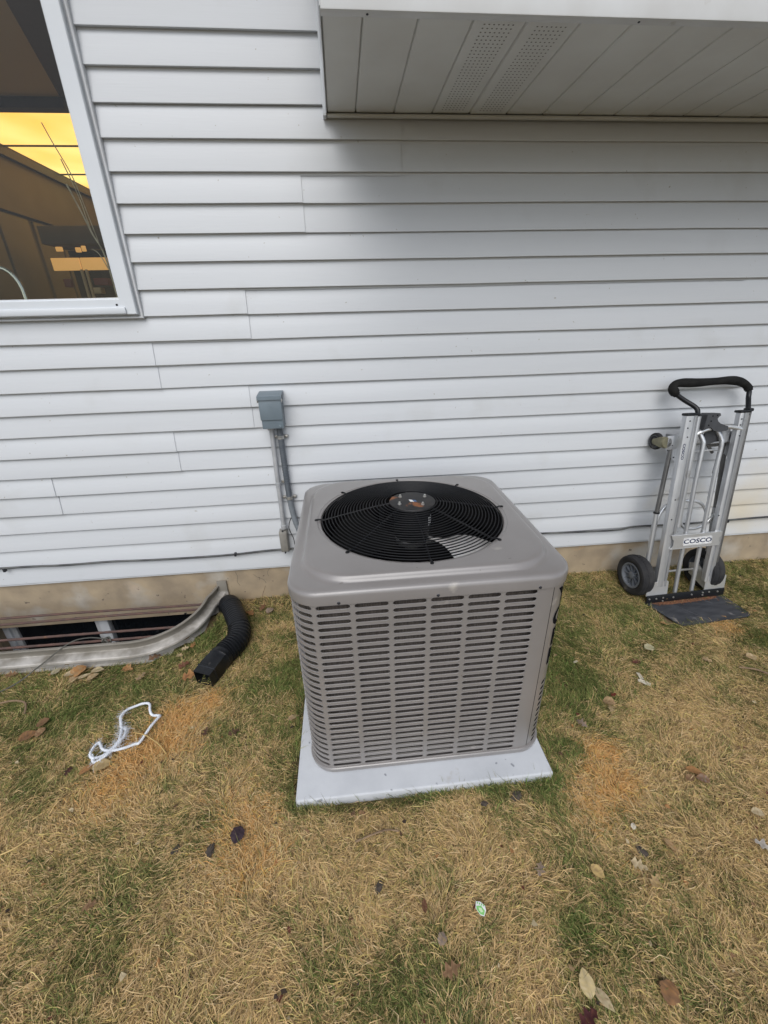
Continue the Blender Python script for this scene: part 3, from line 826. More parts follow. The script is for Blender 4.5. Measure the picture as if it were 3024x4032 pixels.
ROWS, PITCH, ZTOP = 27, 0.02700, 0.5315
SLH, CP, SLL = 0.0172, 0.1135, 0.1025
def louver(s_from, ncol, step, rows=range(ROWS), beaded=True):
    """pressed louvre sheet: every slot a real opening with rolled lips; columns run from arc length s_from by step"""
    mb = MB()
    def P(s, z, off=0.0):
        x, y, _, _ = rs(s, off); return (x, y, Z(z))
    for c in range(ncol):
        sa = s_from + c*step
        s0, s1 = (sa, sa + CP) if step > 0 else (sa - CP, sa)
        g = (CP - SLL)/2
        m = 6 if in_arc(s0) or in_arc(s1) or in_arc((s0+s1)/2) else 2
        for r in rows:
            zc = ZTOP - r*PITCH
            zb, zt = zc - PITCH/2, zc + PITCH/2
            h = SLH/2
            rr = h*0.98
            xs = [s0 + g + rr + (SLL - 2*rr)*i/(m-1) for i in range(m)]
            capL = [(s0 + g + rr - rr*math.sin(a), zc + h*math.cos(a)) for a in (math.pi*0.25, math.pi*0.5, math.pi*0.75)]
            capR = [(s1 - g - rr + rr*math.sin(a), zc - h*math.cos(a)) for a in (math.pi*0.25, math.pi*0.5, math.pi*0.75)]
            top = [(x, zc + h) for x in xs]; bot = [(x, zc - h) for x in xs]
            outline = top[::-1] + capL + bot + capR           # counter-clockwise from top right
            for i in range(m - 1):
                mb.add([P(xs[i], zt), P(xs[i+1], zt), P(*top[i+1]), P(*top[i])], [(0, 1, 2, 3)])
                mb.add([P(xs[i], zb), P(xs[i+1], zb), P(*bot[i+1]), P(*bot[i])], [(3, 2, 1, 0)])
            lc = [(s0, zt), (s0, zc), (s0, zb)]
            seq = [(xs[0], zt), top[0]] + capL + [bot[0], (xs[0], zb)]
            sideL = [lc[0], lc[0], lc[1], lc[1], lc[1], lc[2], lc[2]]
            def strip(a, b):
                for i in range(len(a)-1):
                    q_ = [a[i], a[i+1]] + ([b[i+1]] if b[i+1] != b[i] else []) + [b[i]]
                    q_ = [p for k, p in enumerate(q_) if p not in q_[:k]]
                    if len(q_) >= 3: mb.add([P(*p) for p in q_], [tuple(range(len(q_)))])
            strip(seq, sideL)
            seqR = [(xs[-1], zb), bot[-1]] + capR + [top[-1], (xs[-1], zt)]
            rc_ = [(s1, zb), (s1, zc), (s1, zt)]
            strip(seqR, [rc_[0], rc_[0], rc_[1], rc_[1], rc_[1], rc_[2], rc_[2]])
            # rolled lips: outward bead then inward flange
            n = len(outline)
            def ring(scale, off):
                out = []
                for (a, b) in outline:
                    ca = min(max(a, xs[0]), xs[-1])
                    out.append(P(ca + (a-ca)*scale, zc + (b-zc)*scale, off))
                return out
            if not beaded:
                mb.loft([ring(1.0, 0.0), ring(0.96, -0.0008)], closed=True)
                continue
            mb.loft([ring(1.0, 0.0), ring(0.95, 0.0010), ring(0.89, 0.0004), ring(0.88, -0.0025)], closed=True)
    return mb
def sheet(sa, sb, z0, z1, n):
    mb = MB()
    mb.loft([[(rs(s)[0], rs(s)[1], Z(z)) for s in np.linspace(sa, sb, n)] for z in (z0, z1)], closed=False)
    return mb
S_R = 0.321                                              # right end of the front louvre field
lb, lt = ZTOP - (ROWS-0.5)*PITCH, ZTOP + PITCH/2
cab = link('cabinet', None, ac)
fr = louver(S_R, 6, -CP)
fr.build('louver_panel', M['ac_paint'], cab, smooth=40)
lf = louver(S_R - 6*CP, 8, -CP)
lf.build('louver_panel', M['ac_paint'], cab, smooth=40)
bk = louver(S_R - 14*CP, 7, -CP)
bk.build('louver_panel', M['ac_paint'], cab, smooth=40)
s_end = S_R - 21*CP + PER
# right-hand corner: plain strip, seam, service panel with lettering and louvres, then the right side
SEAM = 0.369
sheet(S_R, SEAM - 0.0012, lb, lt, 6).build('corner_strip', M['ac_paint'], cab, smooth=40)
COLS0 = 0.386
ncr = int((s_end - COLS0)/CP)
CPX = CP
svc = louver(COLS0, ncr, CP, rows=range(15, ROWS), beaded=False)
zmid = ZTOP - 14.5*PITCH
svc.loft([[(rs(s)[0], rs(s)[1], Z(z)) for s in np.linspace(SEAM + 0.0012, COLS0, 6)] for z in (lb, zmid)], closed=False)
svc.loft([[(rs(s)[0], rs(s)[1], Z(z)) for s in np.linspace(SEAM + 0.0012, s_end, 60)] for z in (zmid, lt)], closed=False)
svc.loft([[(rs(s)[0], rs(s)[1], Z(z)) for s in np.linspace(COLS0 + ncr*CP, s_end, 8)] for z in (lb, zmid)], closed=False)
svc.build('service_panel', M['ac_paint'], cab, smooth=40)
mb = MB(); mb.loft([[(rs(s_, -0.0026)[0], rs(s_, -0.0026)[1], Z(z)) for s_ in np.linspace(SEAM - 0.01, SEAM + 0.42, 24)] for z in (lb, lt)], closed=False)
mb.build('dark_slot_backing', M['ac_dark'], cab, smooth=40)  # added dark sheet; its colour gives the slots the shade behind them
mb = MB(); mb.loft([[(rs(s, -0.004)[0], rs(s, -0.004)[1], Z(z)) for s in (SEAM-0.008, SEAM+0.008)] for z in (lb, lt)], closed=False)
mb.build('seam', M['ac_dark'], cab, smooth=0)
for ch, zc in (('Y', 0.487), ('O', 0.407), ('R', 0.322), ('K', 0.240)):
    v, f = text_mesh(ch, 0.098, 0.0035)
    bm = bmesh.new()
    bv = [bm.verts.new((p[0], p[1], 0)) for p in v]
    for q_ in f:
        try: bm.faces.new([bv[i] for i in q_])
        except ValueError: pass
    bmesh.ops.subdivide_edges(bm, edges=[e for e in bm.edges if e.calc_length() > 0.012], cuts=2, use_grid_fill=False)
    bmesh.ops.triangulate(bm, faces=bm.faces[:])
    mb = MB()
    for p in bm.verts:
        x, y, _, _ = rs(0.428 + p.co.x, 0.0009); p.co = Vector((x, y, Z(zc + p.co.y)))
    mb.bm(bm).build('letter', M['letter'], cab, smooth=0)
# base pan, rear lining, coil
def rsq(half, r, z, n=8):
    out = []
    for k, (sx, sy) in enumerate(((1, -1), (1, 1), (-1, 1), (-1, -1))):
        for i in range(n + 1):
            a = -math.pi/2 + k*math.pi/2 + math.pi/2*i/n
            out.append(((half - r)*sx + r*math.cos(a), (half - r)*sy + r*math.sin(a), z))
    return out
MB().loft([rsq(HA-0.02, RC, Z(PAD_Z+0.004)), rsq(HA+0.004, RC, Z(PAD_Z+0.006)), rsq(HA+0.006, RC, Z(-0.186)), rsq(HA+0.003, RC, Z(-0.1835)), rsq(HA-0.006, RC, Z(-0.1835))], cap0=True).build('base_pan', M['ac_paint'], ac)
sheet(0, PER, -0.1835, lb, 90).build('lower_band', M['ac_paint'], cab, smooth=40)
sheet(0, PER, lt, 0.553, 90).build('upper_band', M['ac_paint'], cab, smooth=40)
coil = link('coil', None, ac)
MB().loft([rsq(HA-0.030, 0.08, Z(-0.17)), rsq(HA-0.030, 0.08, Z(0.55))]).build('fin_wall', M['coil'], coil)
mb = MB()
for k in range(28):
    z = ZTOP + 0.0165 - k*PITCH
    mb.tube(rsq(HA-0.0255, 0.08, Z(z), 7), 0.0015, 5, closed=True)
mb.build('tube_run', M['coil_tube'], coil)
mb = MB()
for k in range(30):                                        # wire hairpins standing in the left front corner
    s = -FL - 0.01 - k*0.0075
    x, y, _, _ = rs(s, -0.020)
    mb.tube([(x, y, Z(-0.16)), (x, y, Z(0.545))], 0.0011, 4)
mb.build('wire_fin', M['coil_tube'], coil)
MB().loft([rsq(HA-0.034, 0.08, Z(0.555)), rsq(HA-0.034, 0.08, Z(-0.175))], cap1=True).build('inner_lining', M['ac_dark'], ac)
mb = MB()
for k in range(15):                                        # expanded wire on the lining, seen through the guard
    z = 0.0 + k*0.028
    for j in range(24):
        x0_, x1_ = -0.30 + j*0.025, -0.30 + (j+1)*0.025
        mb.tube([(x0_, -HA+0.040, Z(z + (0.012 if j % 2 else 0))), (x1_, -HA+0.040, Z(z + (0 if j % 2 else 0.012)))], 0.0010, 3)
mb.build('wire_net', M['coil_tube'], ac)
MB().cbox(-0.105, -0.085, 0.30, 0.32, Z(-0.1), Z(0.5), 0.003).build('inner_post', M['guard'], ac)

# top cover
FANC = (-0.006, 0.002)
cn = 12
def circ(r, z, ref):
    return [(FANC[0] + r*math.cos(math.atan2(p[1], p[0])), FANC[1] + r*math.sin(math.atan2(p[1], p[0])), z) for p in ref]
def rsf(half, r, z, n=12, m=6):
    out = []
    c = rsq(half, r, z, n)
    for k in range(4):
        seg = c[k*(n+1):(k+1)*(n+1)]; nxt = c[((k+1)*(n+1)) % len(c)]
        out += seg
        out += [tuple(seg[-1][j] + (nxt[j]-seg[-1][j])*i/(m+1) for j in range(3)) for i in range(1, m+1)]
    return out
ref = rsf(0.43, 0.2, 0, cn)
rings = [rsf(0.4345, 0.095, Z(0.5435), cn), rsf(0.439, 0.098, Z(0.5435), cn), rsf(0.4395, 0.098, Z(0.572), cn), rsf(0.4375, 0.098, Z(0.581), cn), rsf(0.432, 0.097, Z(0.5865), cn),
         rsf(0.423, 0.096, Z(0.5890), cn), rsf(0.411, 0.105, Z(0.5903), cn), rsf(0.405, 0.125, Z(0.5912), cn), rsf(0.4015, 0.150, Z(0.5925), cn), rsf(0.397, 0.152, Z(0.6000), cn), rsf(0.3935, 0.153, Z(0.6070), cn), rsf(0.390, 0.154, Z(0.6092), cn), rsf(0.382, 0.157, Z(0.6102), cn),
         rsf(0.372, 0.17, Z(0.6105), cn), circ(0.357, Z(0.6110), ref), circ(0.3555, Z(0.6090), ref), circ(0.353, Z(0.6085), ref), circ(0.347, Z(0.6085), ref), circ(0.3435, Z(0.606), ref), circ(0.3415, Z(0.598), ref)]
top = MB().loft(rings).build('top_cover', M['ac_paint'], ac, smooth=50)
MB().loft([circ(0.3415, Z(0.599), ref), circ(0.340, Z(0.57), ref), circ(0.343, Z(0.47), ref)]).build('fan_shroud', M['ac_dark'], ac, smooth=60)
mb = MB()
for s in (-0.285, 0.007, 0.318):
    x, y, _, _ = rs(s, 0.005)
    mb.lathe([(0.0001, -0.004), (0.003, -0.0037), (0.0036, -0.001), (0.005, 0.0)], (x, y, Z(0.550)), 'Y', 8)
mb.build('screw', M['screw'], ac)

# fan guard: concentric wires on a shallow dome, eight double spokes
guard = link('fan_guard', None, ac, (FANC[0], FANC[1], Z(0.606)))
def gz(r): return 0.006 + 0.050*min(1.0, (0.338 - r)/0.24)
for i in range(21):
    r = 0.3380 - i*0.0120
    pts = [(r*math.cos(2*math.pi*k/72), r*math.sin(2*math.pi*k/72), gz(r)) for k in range(72)]
    MB().tube(pts, 0.0021, 6, closed=True).build('guard_ring', M['guard'], guard, smooth=60)
for i in range(8):
    a = R(i*45 + 1.5)
    c_, s_ = math.cos(a), math.sin(a)
    pts = [(0.360*c_, 0.360*s_, 0.0075), (0.348*c_, 0.348*s_, 0.0075)] + [(r*c_, r*s_, gz(r) - 0.0035) for r in (0.336, 0.28, 0.2, 0.13, 0.08)]
    MB().tube(pts, 0.0032, 6).lathe([(0.0001, 0.002), (0.006, 0.0015), (0.0065, -0.002)], (0.360*c_, 0.360*s_, 0.0065), 'Z', 10).build('spoke', M['guard'], guard, smooth=60)
motor = link('fan_motor', None, ac, (FANC[0] + 0.005, FANC[1], Z(0.664)))
MB().lathe([(0.0001, 0.0), (0.078, 0.0), (0.086, -0.001), (0.088, -0.004), (0.086, -0.007), (0.070, -0.009)], (0, 0, 0), 'Z', 40).build('mount_plate', M['motor_plate'], motor)
MB().lathe([(0.070, -0.008), (0.071, -0.03), (0.069, -0.034), (0.071, -0.045), (0.071, -0.135), (0.066, -0.145), (0.040, -0.150), (0.03, -0.165), (0.012, -0.17), (0.0001, -0.17)], (0, 0, 0), 'Z', 36).build('shell', M['motor'], motor)
mb = MB()
for a in (130, 35, 215, 300):
    mb.lathe([(0.0001, 0.011), (0.0036, 0.0105), (0.0042, 0.008), (0.0042, 0.004), (0.0065, 0.0035), (0.0065, 0.0)], (0.064*math.cos(R(a)), 0.050*math.sin(R(a)), 0.0), 'Z', 10)
mb.build('bolt', M['bolt'], motor)
MB().add([(-0.013, 0.010, 0.0008), (0.000, 0.006, 0.0008), (0.004, -0.014, 0.0008), (-0.009, -0.010, 0.0008)], [(0, 1, 2, 3)]).build('sticker', M['sticker'], motor, smooth=0)
MB().add([(0.001, 0.006, 0.0008), (0.012, 0.003, 0.0008), (0.016, -0.014, 0.0008), (0.005, -0.014, 0.0008)], [(0, 1, 2, 3)]).build('sticker', M['sticker_blue'], motor, smooth=0)
mb = MB(); mb.loft([[(0.0716*math.cos(R(a)), 0.0716*math.sin(R(a)), z) for a in range(-42, -12, 5)] for z in (-0.05, -0.085)], closed=False)
mb.build('sticker', M['sticker'], motor)
fan = link('fan', None, ac, (FANC[0], FANC[1], Z(0.512)))
def blade(a0):
    mb = MB(); rows = []
    for i in range(9):
        t = i/8; r = 0.05 + 0.275*t
        half = R(11 + 27*min(1, t*1.7)) * (1 - 0.25*max(0, t-0.8)/0.2)
        sw = R(-14*t)
        row = []
        for j in range(9):
            u = j/8*2 - 1
            a = a0 + sw + half*u
            row.append((r*math.cos(a), r*math.sin(a), -0.035*u*(0.5 + 0.5*t) - 0.016*(u*u) - 0.012*t))
        rows.append(row)
    mb.loft(rows, closed=False)
    mb.loft([[(x, y, z - 0.002) for x, y, z in r_] for r_ in rows], closed=False)
    return mb
M['blade_shaded'] = mat('shaded_blade_metal', (.005, .005, .005), .9, .0, spec=0.1, col2=(.009, .009, .009), scale=9, detail=6)  # near-black copy of the blade metal, its shade put into the colour
for a, bm_ in ((-9, 'blade'), (171, 'blade_shaded')):
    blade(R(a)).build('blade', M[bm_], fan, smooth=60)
MB().lathe([(0.0001, 0.006), (0.055, 0.006), (0.062, 0.0), (0.06, -0.02), (0.02, -0.03)], (0, 0, 0), 'Z', 24).build('hub', M['alu_dark'], fan)

# ================================================================== WINDOW WELL
well = empty('window_well', (WELL_C, -0.2, -0.2), 'galvanised steel window well set in the grass round the basement window', 'window well')
RIM = -0.112
prof = [(0.001, -0.014), (0.000, -0.002), (0.001, 0.001), (0.013, 0.002), (0.016, 0.000), (0.016, -0.005), (0.0135, -0.0075), (0.006, -0.010), (0.004, -0.014), (0.004, -0.040), (0.007, -0.044), (0.030, -0.050), (0.043, -0.053), (0.046, -0.058), (0.046, -0.068), (0.042, -0.074), (0.016, -0.084), (0.010, -0.090), (0.010, -0.120), (0.016, -0.126), (0.044, -0.135), (0.044, -0.16), (0.012, -0.18), (0.012, -0.22), (0.04, -0.23), (0.04, -0.26), (0.012, -0.28), (0.012, -0.70)]
base = well_outline(0.0, 14)
outl = [(x - WELL_C, y + 0.2) for x, y in base]
def offset_poly(pts, d):
    out = []
    for i, (x, y) in enumerate(pts):
        a = Vector(pts[max(i-1, 0)]); b = Vector(pts[min(i+1, len(pts)-1)])
        t = (b - a).normalized(); nrm = Vector((-t.y, t.x)) * -1
        out.append((x - nrm.x*d*-1 if False else x + (-t.y)*d*1.0, y + t.x*d*1.0))
    return out
rings = []
for o_, z in prof:
    op = offset_poly(outl, o_ - 0.012)
    rings.append([(x, y, z + RIM + 0.2 + 0.004*math.sin(9*x)) for x, y in op])
mb = MB().loft(rings, closed=False)
mb.build('wall', M['well'], well, smooth=28)
for fa, fb in ((WELL_HX - 0.01, WELL_HX + 0.045), (-WELL_HX - 0.045, -WELL_HX + 0.01)):
    MB().cbox(fa, fb, 0.205, 0.2155, RIM + 0.2 - 0.12, RIM + 0.2 + 0.03, 0.002).build('wall_flange', M['well'], well)
mb = MB()
for (x, y) in ((0.497, -0.168), (0.592, -0.042)):
    mb.lathe([(0.0001, 0.0), (0.0075, 0.0)], (x, y, RIM + 0.2 + 0.0075), 'Z', 10)
mb.build('bolt_hole', M['letter'], well)
for yb_, zb_, dx in ((-0.118, -0.140, 0.0), (-0.166, -0.142, 0.0), (-0.300, -0.140, 0.0), (-0.372, -0.135, 0.0)):
    hx = WELL_HX - 0.05
    if -yb_ > WELL_D - WELL_R:
        dd = -yb_ - (WELL_D - WELL_R)
        hx = WELL_HX - 0.035 - WELL_R + math.sqrt(max(0.0, WELL_R**2 - dd**2)) - 0.022
    pts = [(x, yb_ + 0.2 + 0.002*math.sin(5*x + yb_*40), zb_ + 0.2 + 0.003*math.sin(3*x + yb_*30)) for x in np.linspace(-hx, hx, 40)]
    MB().tube(pts, lambda i: 0.0062 + (0.0008 if i % 2 else 0), 8).build('bar', M['rust'], well, smooth=50)
wire = empty('old_wire', (-1.45, -0.36, -0.13), 'old grey wire knotted on a rusty bar and trailing into the grass', 'wire')
wq = lambda P: [(x+1.45, y+0.36, z+0.13) for x, y, z in P]
MB().tube(spline(wq([(-1.25, -0.372, -0.125), (-1.33, -0.385, -0.098), (-1.40, -0.42, -0.095), (-1.52, -0.48, -0.165), (-1.62, -0.54, -0.215), (-1.76, -0.63, -0.222)]), 6), 0.003, 6).build('strand', M['wire_rust'], wire)
mb = MB()
for k in range(4):
    pts = [(-1.27 + 0.009*k + 0.012*math.sin(a + k*1.7), -0.372 + (0.011 + .003*(k % 2))*math.cos(a), -0.134 + 0.012*math.sin(a) + 0.003*(k % 2)) for a in np.linspace(0, 6.2, 12)]
    mb.tube(wq(pts), 0.0035, 5)
mb.build('knot', M['wire_rust'], wire)

# ================================================================== DOWNSPOUT EXTENSION
ds = empty('downspout_extension', (-0.65, -0.3, -0.2), 'black corrugated downspout extension bent across the grass beside the window well', 'downspout')
dq = lambda P: [(x+0.65, y+0.3, z+0.2) for x, y, z in P]
path = spline(dq([(-0.760, -0.045, -0.245), (-0.748, -0.066, -0.200), (-0.725, -0.100, -0.177), (-0.690, -0.175, -0.172), (-0.648, -0.265, -0.174), (-0.624, -0.335, -0.176), (-0.622, -0.395, -0.178), (-0.640, -0.440, -0.180), (-0.662, -0.475, -0.182), (-0.672, -0.492, -0.183)]), 22)
nP = len(path)
def rib(i):
    t = i/nP
    if 0.50 < t < 0.90: return 0.0545 + (0.0032 if i % 7 in (0, 1, 2, 3) else -0.0036)
    if i in (52, 53): return 0.058
    return 0.0545 + (0.0011 if i % 4 in (0, 1) else -0.0011)
MB().tube(path, rib, 24).build('corrugated_tube', M['black_plastic'], ds, smooth=60)
d0 = Vector(path[-1]); dv = (Vector(dq([(-0.722, -0.612, -0.19)])[0]) - d0)
L_ = dv.length; dv.normalize(); sv = dv.cross(Vector((0, 0, 1))).normalized(); uv = sv.cross(dv)
def sect(t, hw, hh, sq):
    out = []
    for k in range(24):
        a = 2*math.pi*k/24
        c_, s_ = math.cos(a), math.sin(a)
        m_ = max(abs(c_), abs(s_))
        f_ = (1-sq) + sq/m_
        out.append(d0 + dv*(t*L_) + sv*(hw*c_*f_) + uv*(hh*s_*f_))
    return out
MB().loft([sect(-0.02, .0555, .0555, 0), sect(0.05, .057, .057, 0.1), sect(0.15, .0555, .054, 0.15), sect(0.18, .058, .056, 0.15), sect(0.22, .0545, .053, 0.2), sect(0.45, .050, .047, .6), sect(0.66, .046, .042, .94), sect(0.78, .0455, .040, .96), sect(0.80, .0485, .043, .96), sect(0.85, .0485, .043, .96), sect(0.87, .0455, .040, .96), sect(1.12, .045, .039, .96),
           sect(1.13, .042, .036, .96), sect(0.6, .041, .035, .96), sect(0.3, .041, .035, .5)]).build('outlet_adapter', M['black_plastic'], ds, smooth=30)

# ================================================================== HAND TRUCK
TO = Vector((1.875, -0.297, -0.2285)); TYAW, TLEAN = 0.0425, 0.146
tX = Vector((math.cos(TYAW), math.sin(TYAW), 0)); tB = Vector((-math.sin(TYAW), math.cos(TYAW), 0))
tU = Vector((0, 0, 1))*math.cos(TLEAN) + tB*math.sin(TLEAN)
tN = -Vector((0, 0, 1))*math.sin(TLEAN) + tB*math.cos(TLEAN)
ht = empty('hand_truck', TO, 'silver aluminium hand truck with black handle standing against the siding', 'hand truck')
ht.rotation_euler = Matrix((tX, tN, tU)).transposed().to_euler()
def hz(x, b, z):            # (right, back, up) of the world -> truck frame
    return (x, math.cos(TLEAN)*b - math.sin(TLEAN)*z, math.sin(TLEAN)*b + math.cos(TLEAN)*z)
def rail_sec(w, d, groove):
    pts = []
    for k in range(20):
        a = 2*math.pi*k/20
        c_, s_ = math.cos(a), math.sin(a)
        x = w/2*math.copysign(abs(c_)**0.55, c_); y = d/2*math.copysign(abs(s_)**0.55, s_)
        pts.append([x, y])
    return pts
def rail(xb, xt, u0, u1, w, d, m, name='side_rail', n0=0.0, groove=None):
    sec = rail_sec(w, d, None)
    if groove is not None:                                   # a channel pressed in the face
        sec = [(-w/2, -d/2+.005), (-w/2+.006, -d/2), (groove-.004, -d/2), (groove-.002, -d/2+.006), (groove+.002, -d/2+.006), (groove+.004, -d/2), (w/2-.006, -d/2), (w/2, -d/2+.005), (w/2, d/2-.005), (w/2-.006, d/2), (-w/2+.006, d/2), (-w/2, d/2-.005)]
    return MB().loft([[(xb + (xt-xb)*t + x, n0 + y, u0 + (u1-u0)*t) for x, y in sec] for t in (0, 0.33, 0.66, 1)], True, True, True).build(name, m, ht, smooth=40)
rail(-0.157, -0.140, 0.10, 1.045, 0.062, 0.036, M['alu'], groove=0.010)
rail(0.140, 0.158, 0.10, 1.045, 0.050, 0.036, M['alu'], groove=-0.006)
rail(-0.1085, -0.097, 0.452, 1.040, 0.021, 0.026, M['alu'], 'slide_tube', -0.004)
rail(0.176, 0.1935, 0.14, 1.052, 0.019, 0.030, M['alu_dark'], 'slide_tube', 0.004)
for xx in (-0.140, 0.158):
    MB().cbox(xx-0.032, xx+0.032, -0.020, 0.020, 1.045, 1.058, 0.004).build('end_cap', M['black_paint'], ht)
MB().cbox(0.180, 0.207, -0.014, 0.022, 1.050, 1.066, 0.004).build('end_cap', M['black_paint'], ht)
for pts in ([(-0.052, 0.0, 0.045), (-0.050, 0, 0.25), (-0.044, 0, 0.69), (-0.037, 0.0, 0.88), (-0.040, 0.004, 0.915), (-0.052, 0.014, 0.945), (-0.066, 0.022, 0.962)],
            [(0.053, 0.0, 0.045), (0.056, 0, 0.25), (0.063, 0, 0.69), (0.070, 0.0, 0.88), (0.067, 0.004, 0.915), (0.052, 0.014, 0.948), (0.038, 0.022, 0.968)]):
    MB().tube(spline(pts, 5), 0.0112, 12).build('inner_bar', M['alu_bright'] if False else M['alu'], ht, smooth=60)
MB().tube(spline([(-0.100, -0.006, 0.946), (-0.080, -0.010, 0.958), (-0.030, -0.012, 0.974), (0.059, -0.012, 0.979), (0.100, -0.012, 0.975), (0.160, -0.008, 0.962)], 6), 0.0105, 12).build('top_bar', M['alu_bright'], ht, smooth=60)
for uu, a, b in ((0.852, -0.09, 0.10), (0.892, 0.00, 0.17)):
    MB().tube([(a, 0.04, uu - 0.002), (b, 0.04, uu + 0.002)], 0.0055, 8).build('cross_rod', M['alu_bright'], ht, smooth=60)
# plate with the maker's label
cp = MB().prism([(-0.152, 0.405), (0.152, 0.407), (0.150, 0.382), (0.140, 0.375), (0.140, 0.352), (0.149, 0.345), (0.148, 0.330), (-0.150, 0.330), (-0.141, 0.338), (-0.136, 0.350), (-0.136, 0.378), (-0.146, 0.388)], -0.0265, -0.0225, lambda a, b, d: (a, d, b)).build('cross_plate', M['alu_bright'], ht, smooth=0)
MB().cbox(-0.150, 0.150, -0.0268, -0.012, 0.4045, 0.4085, 0.001).build('plate_fold', M['alu_bright'], ht)
MB().cbox(-0.150, 0.150, -0.0268, -0.012, 0.3275, 0.3305, 0.001).build('plate_fold', M['alu_bright'], ht)
def rrect(w, h, r, cx, cz):
    return [(cx + sx*(w/2-r) + r*math.cos(a), cz + sz*(h/2-r) + r*math.sin(a)) for sx, sz, a0 in ((1, 1, 0), (-1, 1, 90), (-1, -1, 180), (1, -1, 270)) for a in [R(a0 + k*22.5) for k in range(5)]]
lab = MB().prism(rrect(0.172, 0.045, 0.007, 0.008, 0.366), -0.0275, -0.0266, lambda a, b, d: (a, d, b)).build('label', M['sticker'], cp, smooth=0)
o1, o2 = rrect(0.165, 0.039, 0.006, 0.008, 0.366), rrect(0.163, 0.037, 0.0055, 0.008, 0.366)
MB().loft([[(a, -0.0278, b) for a, b in o1], [(a, -0.0278, b) for a, b in o2]]).build('label_border', M['navy'], cp, smooth=0)
v, f = text_mesh('COSCO', 0.0345, 0.0010, sx=1.42)
MB().add([(0.008 + x, -0.0281, 0.3662 + y) for x, y, z in v], f).build('lettering', M['navy'], cp, smooth=0)
v, f = text_mesh('COSCO', 0.019, 0.0006, sx=1.25)
MB().add([(-0.163 + y*1.0, -0.0186, 0.866 - x) for x, y, z in v], f).build('lettering', M['navy'], ht, smooth=0)
# rear legs, loop, brackets
MB().tube([(-0.200, 0.062, 0.13), (-0.190, 0.062, 0.52)], 0.0150, 10, flat=0.8).build('rear_leg', M['alu'], ht, smooth=60)
MB().tube([(-0.190, 0.062, 0.515), (-0.166, 0.060, 0.87)], 0.0115, 10).build('rear_leg', M['alu_dark'], ht, smooth=60)
MB().lathe([(0.0120, -0.004), (0.0165, -0.003), (0.0165, 0.004), (0.0120, 0.005)], (-0.190, 0.062, 0.517), 'Z', 12).build('leg_collar', M['black_paint'], ht)
MB().tube([(0.185, 0.062, 0.13), (0.172, 0.062, 0.52)], 0.0150, 10, flat=0.8).build('rear_leg', M['alu'], ht, smooth=60)
MB().tube([(0.172, 0.062, 0.515), (0.158, 0.060, 0.87)], 0.0115, 10).build('rear_leg', M['alu_dark'], ht, smooth=60)
MB().tube(spline([(-0.182, 0.058, 0.47), (-0.175, 0.055, 0.51), (-0.150, 0.052, 0.553), (-0.110, 0.05, 0.572), (-0.040, 0.05, 0.577), (0.030, 0.05, 0.570), (0.075, 0.05, 0.545), (0.103, 0.05, 0.508), (0.112, 0.05, 0.47)], 5), 0.0085, 10).build('loop_tube', M['alu_bright'], ht, smooth=60)
MB().tube(spline([(-0.068, 0.045, 0.53), (-0.062, 0.045, 0.49), (-0.045, 0.045, 0.448), (-0.015, 0.045, 0.420), (0.030, 0.045, 0.410), (0.080, 0.045, 0.418), (0.120, 0.048, 0.440), (0.155, 0.05, 0.472), (0.190, 0.052, 0.502)], 5), 0.0085, 10).build('loop_tube', M['alu_bright'], ht, smooth=60)
for xx in (-0.168, 0.150):
    MB().prism([(0.0, 0.952), (0.105, 0.945), (0.108, 0.905), (0.075, 0.835), (0.030, 0.815), (0.0, 0.82)], xx, xx + 0.004, lambda a, b, d: (d, a, b)).build('side_bracket', M['alu'], ht, smooth=0)
mb = MB()
for (nn, uu) in ((0.015, 0.938), (0.06, 0.935), (0.095, 0.93), (0.09, 0.90), (0.075, 0.86), (0.03, 0.83), (0.05, 0.89)):
    mb.lathe([(0.0001, -0.003), (0.003, -0.0025), (0.0038, 0)], (-0.168, nn, uu), 'X', 8)
for (xx, uu) in ((-0.152, 1.02), (-0.158, 0.985), (-0.152, 0.94), (-0.162, 0.61), (-0.165, 0.50), (0.140, 1.015), (0.140, 0.985), (0.146, 0.93), (0.118, 0.5)):
    mb.lathe([(0.0001, -0.003), (0.003, -0.0025), (0.0042, 0)], (xx, -0.018, uu), 'Y', 8)
mb.build('rivet', M['screw'], ht)
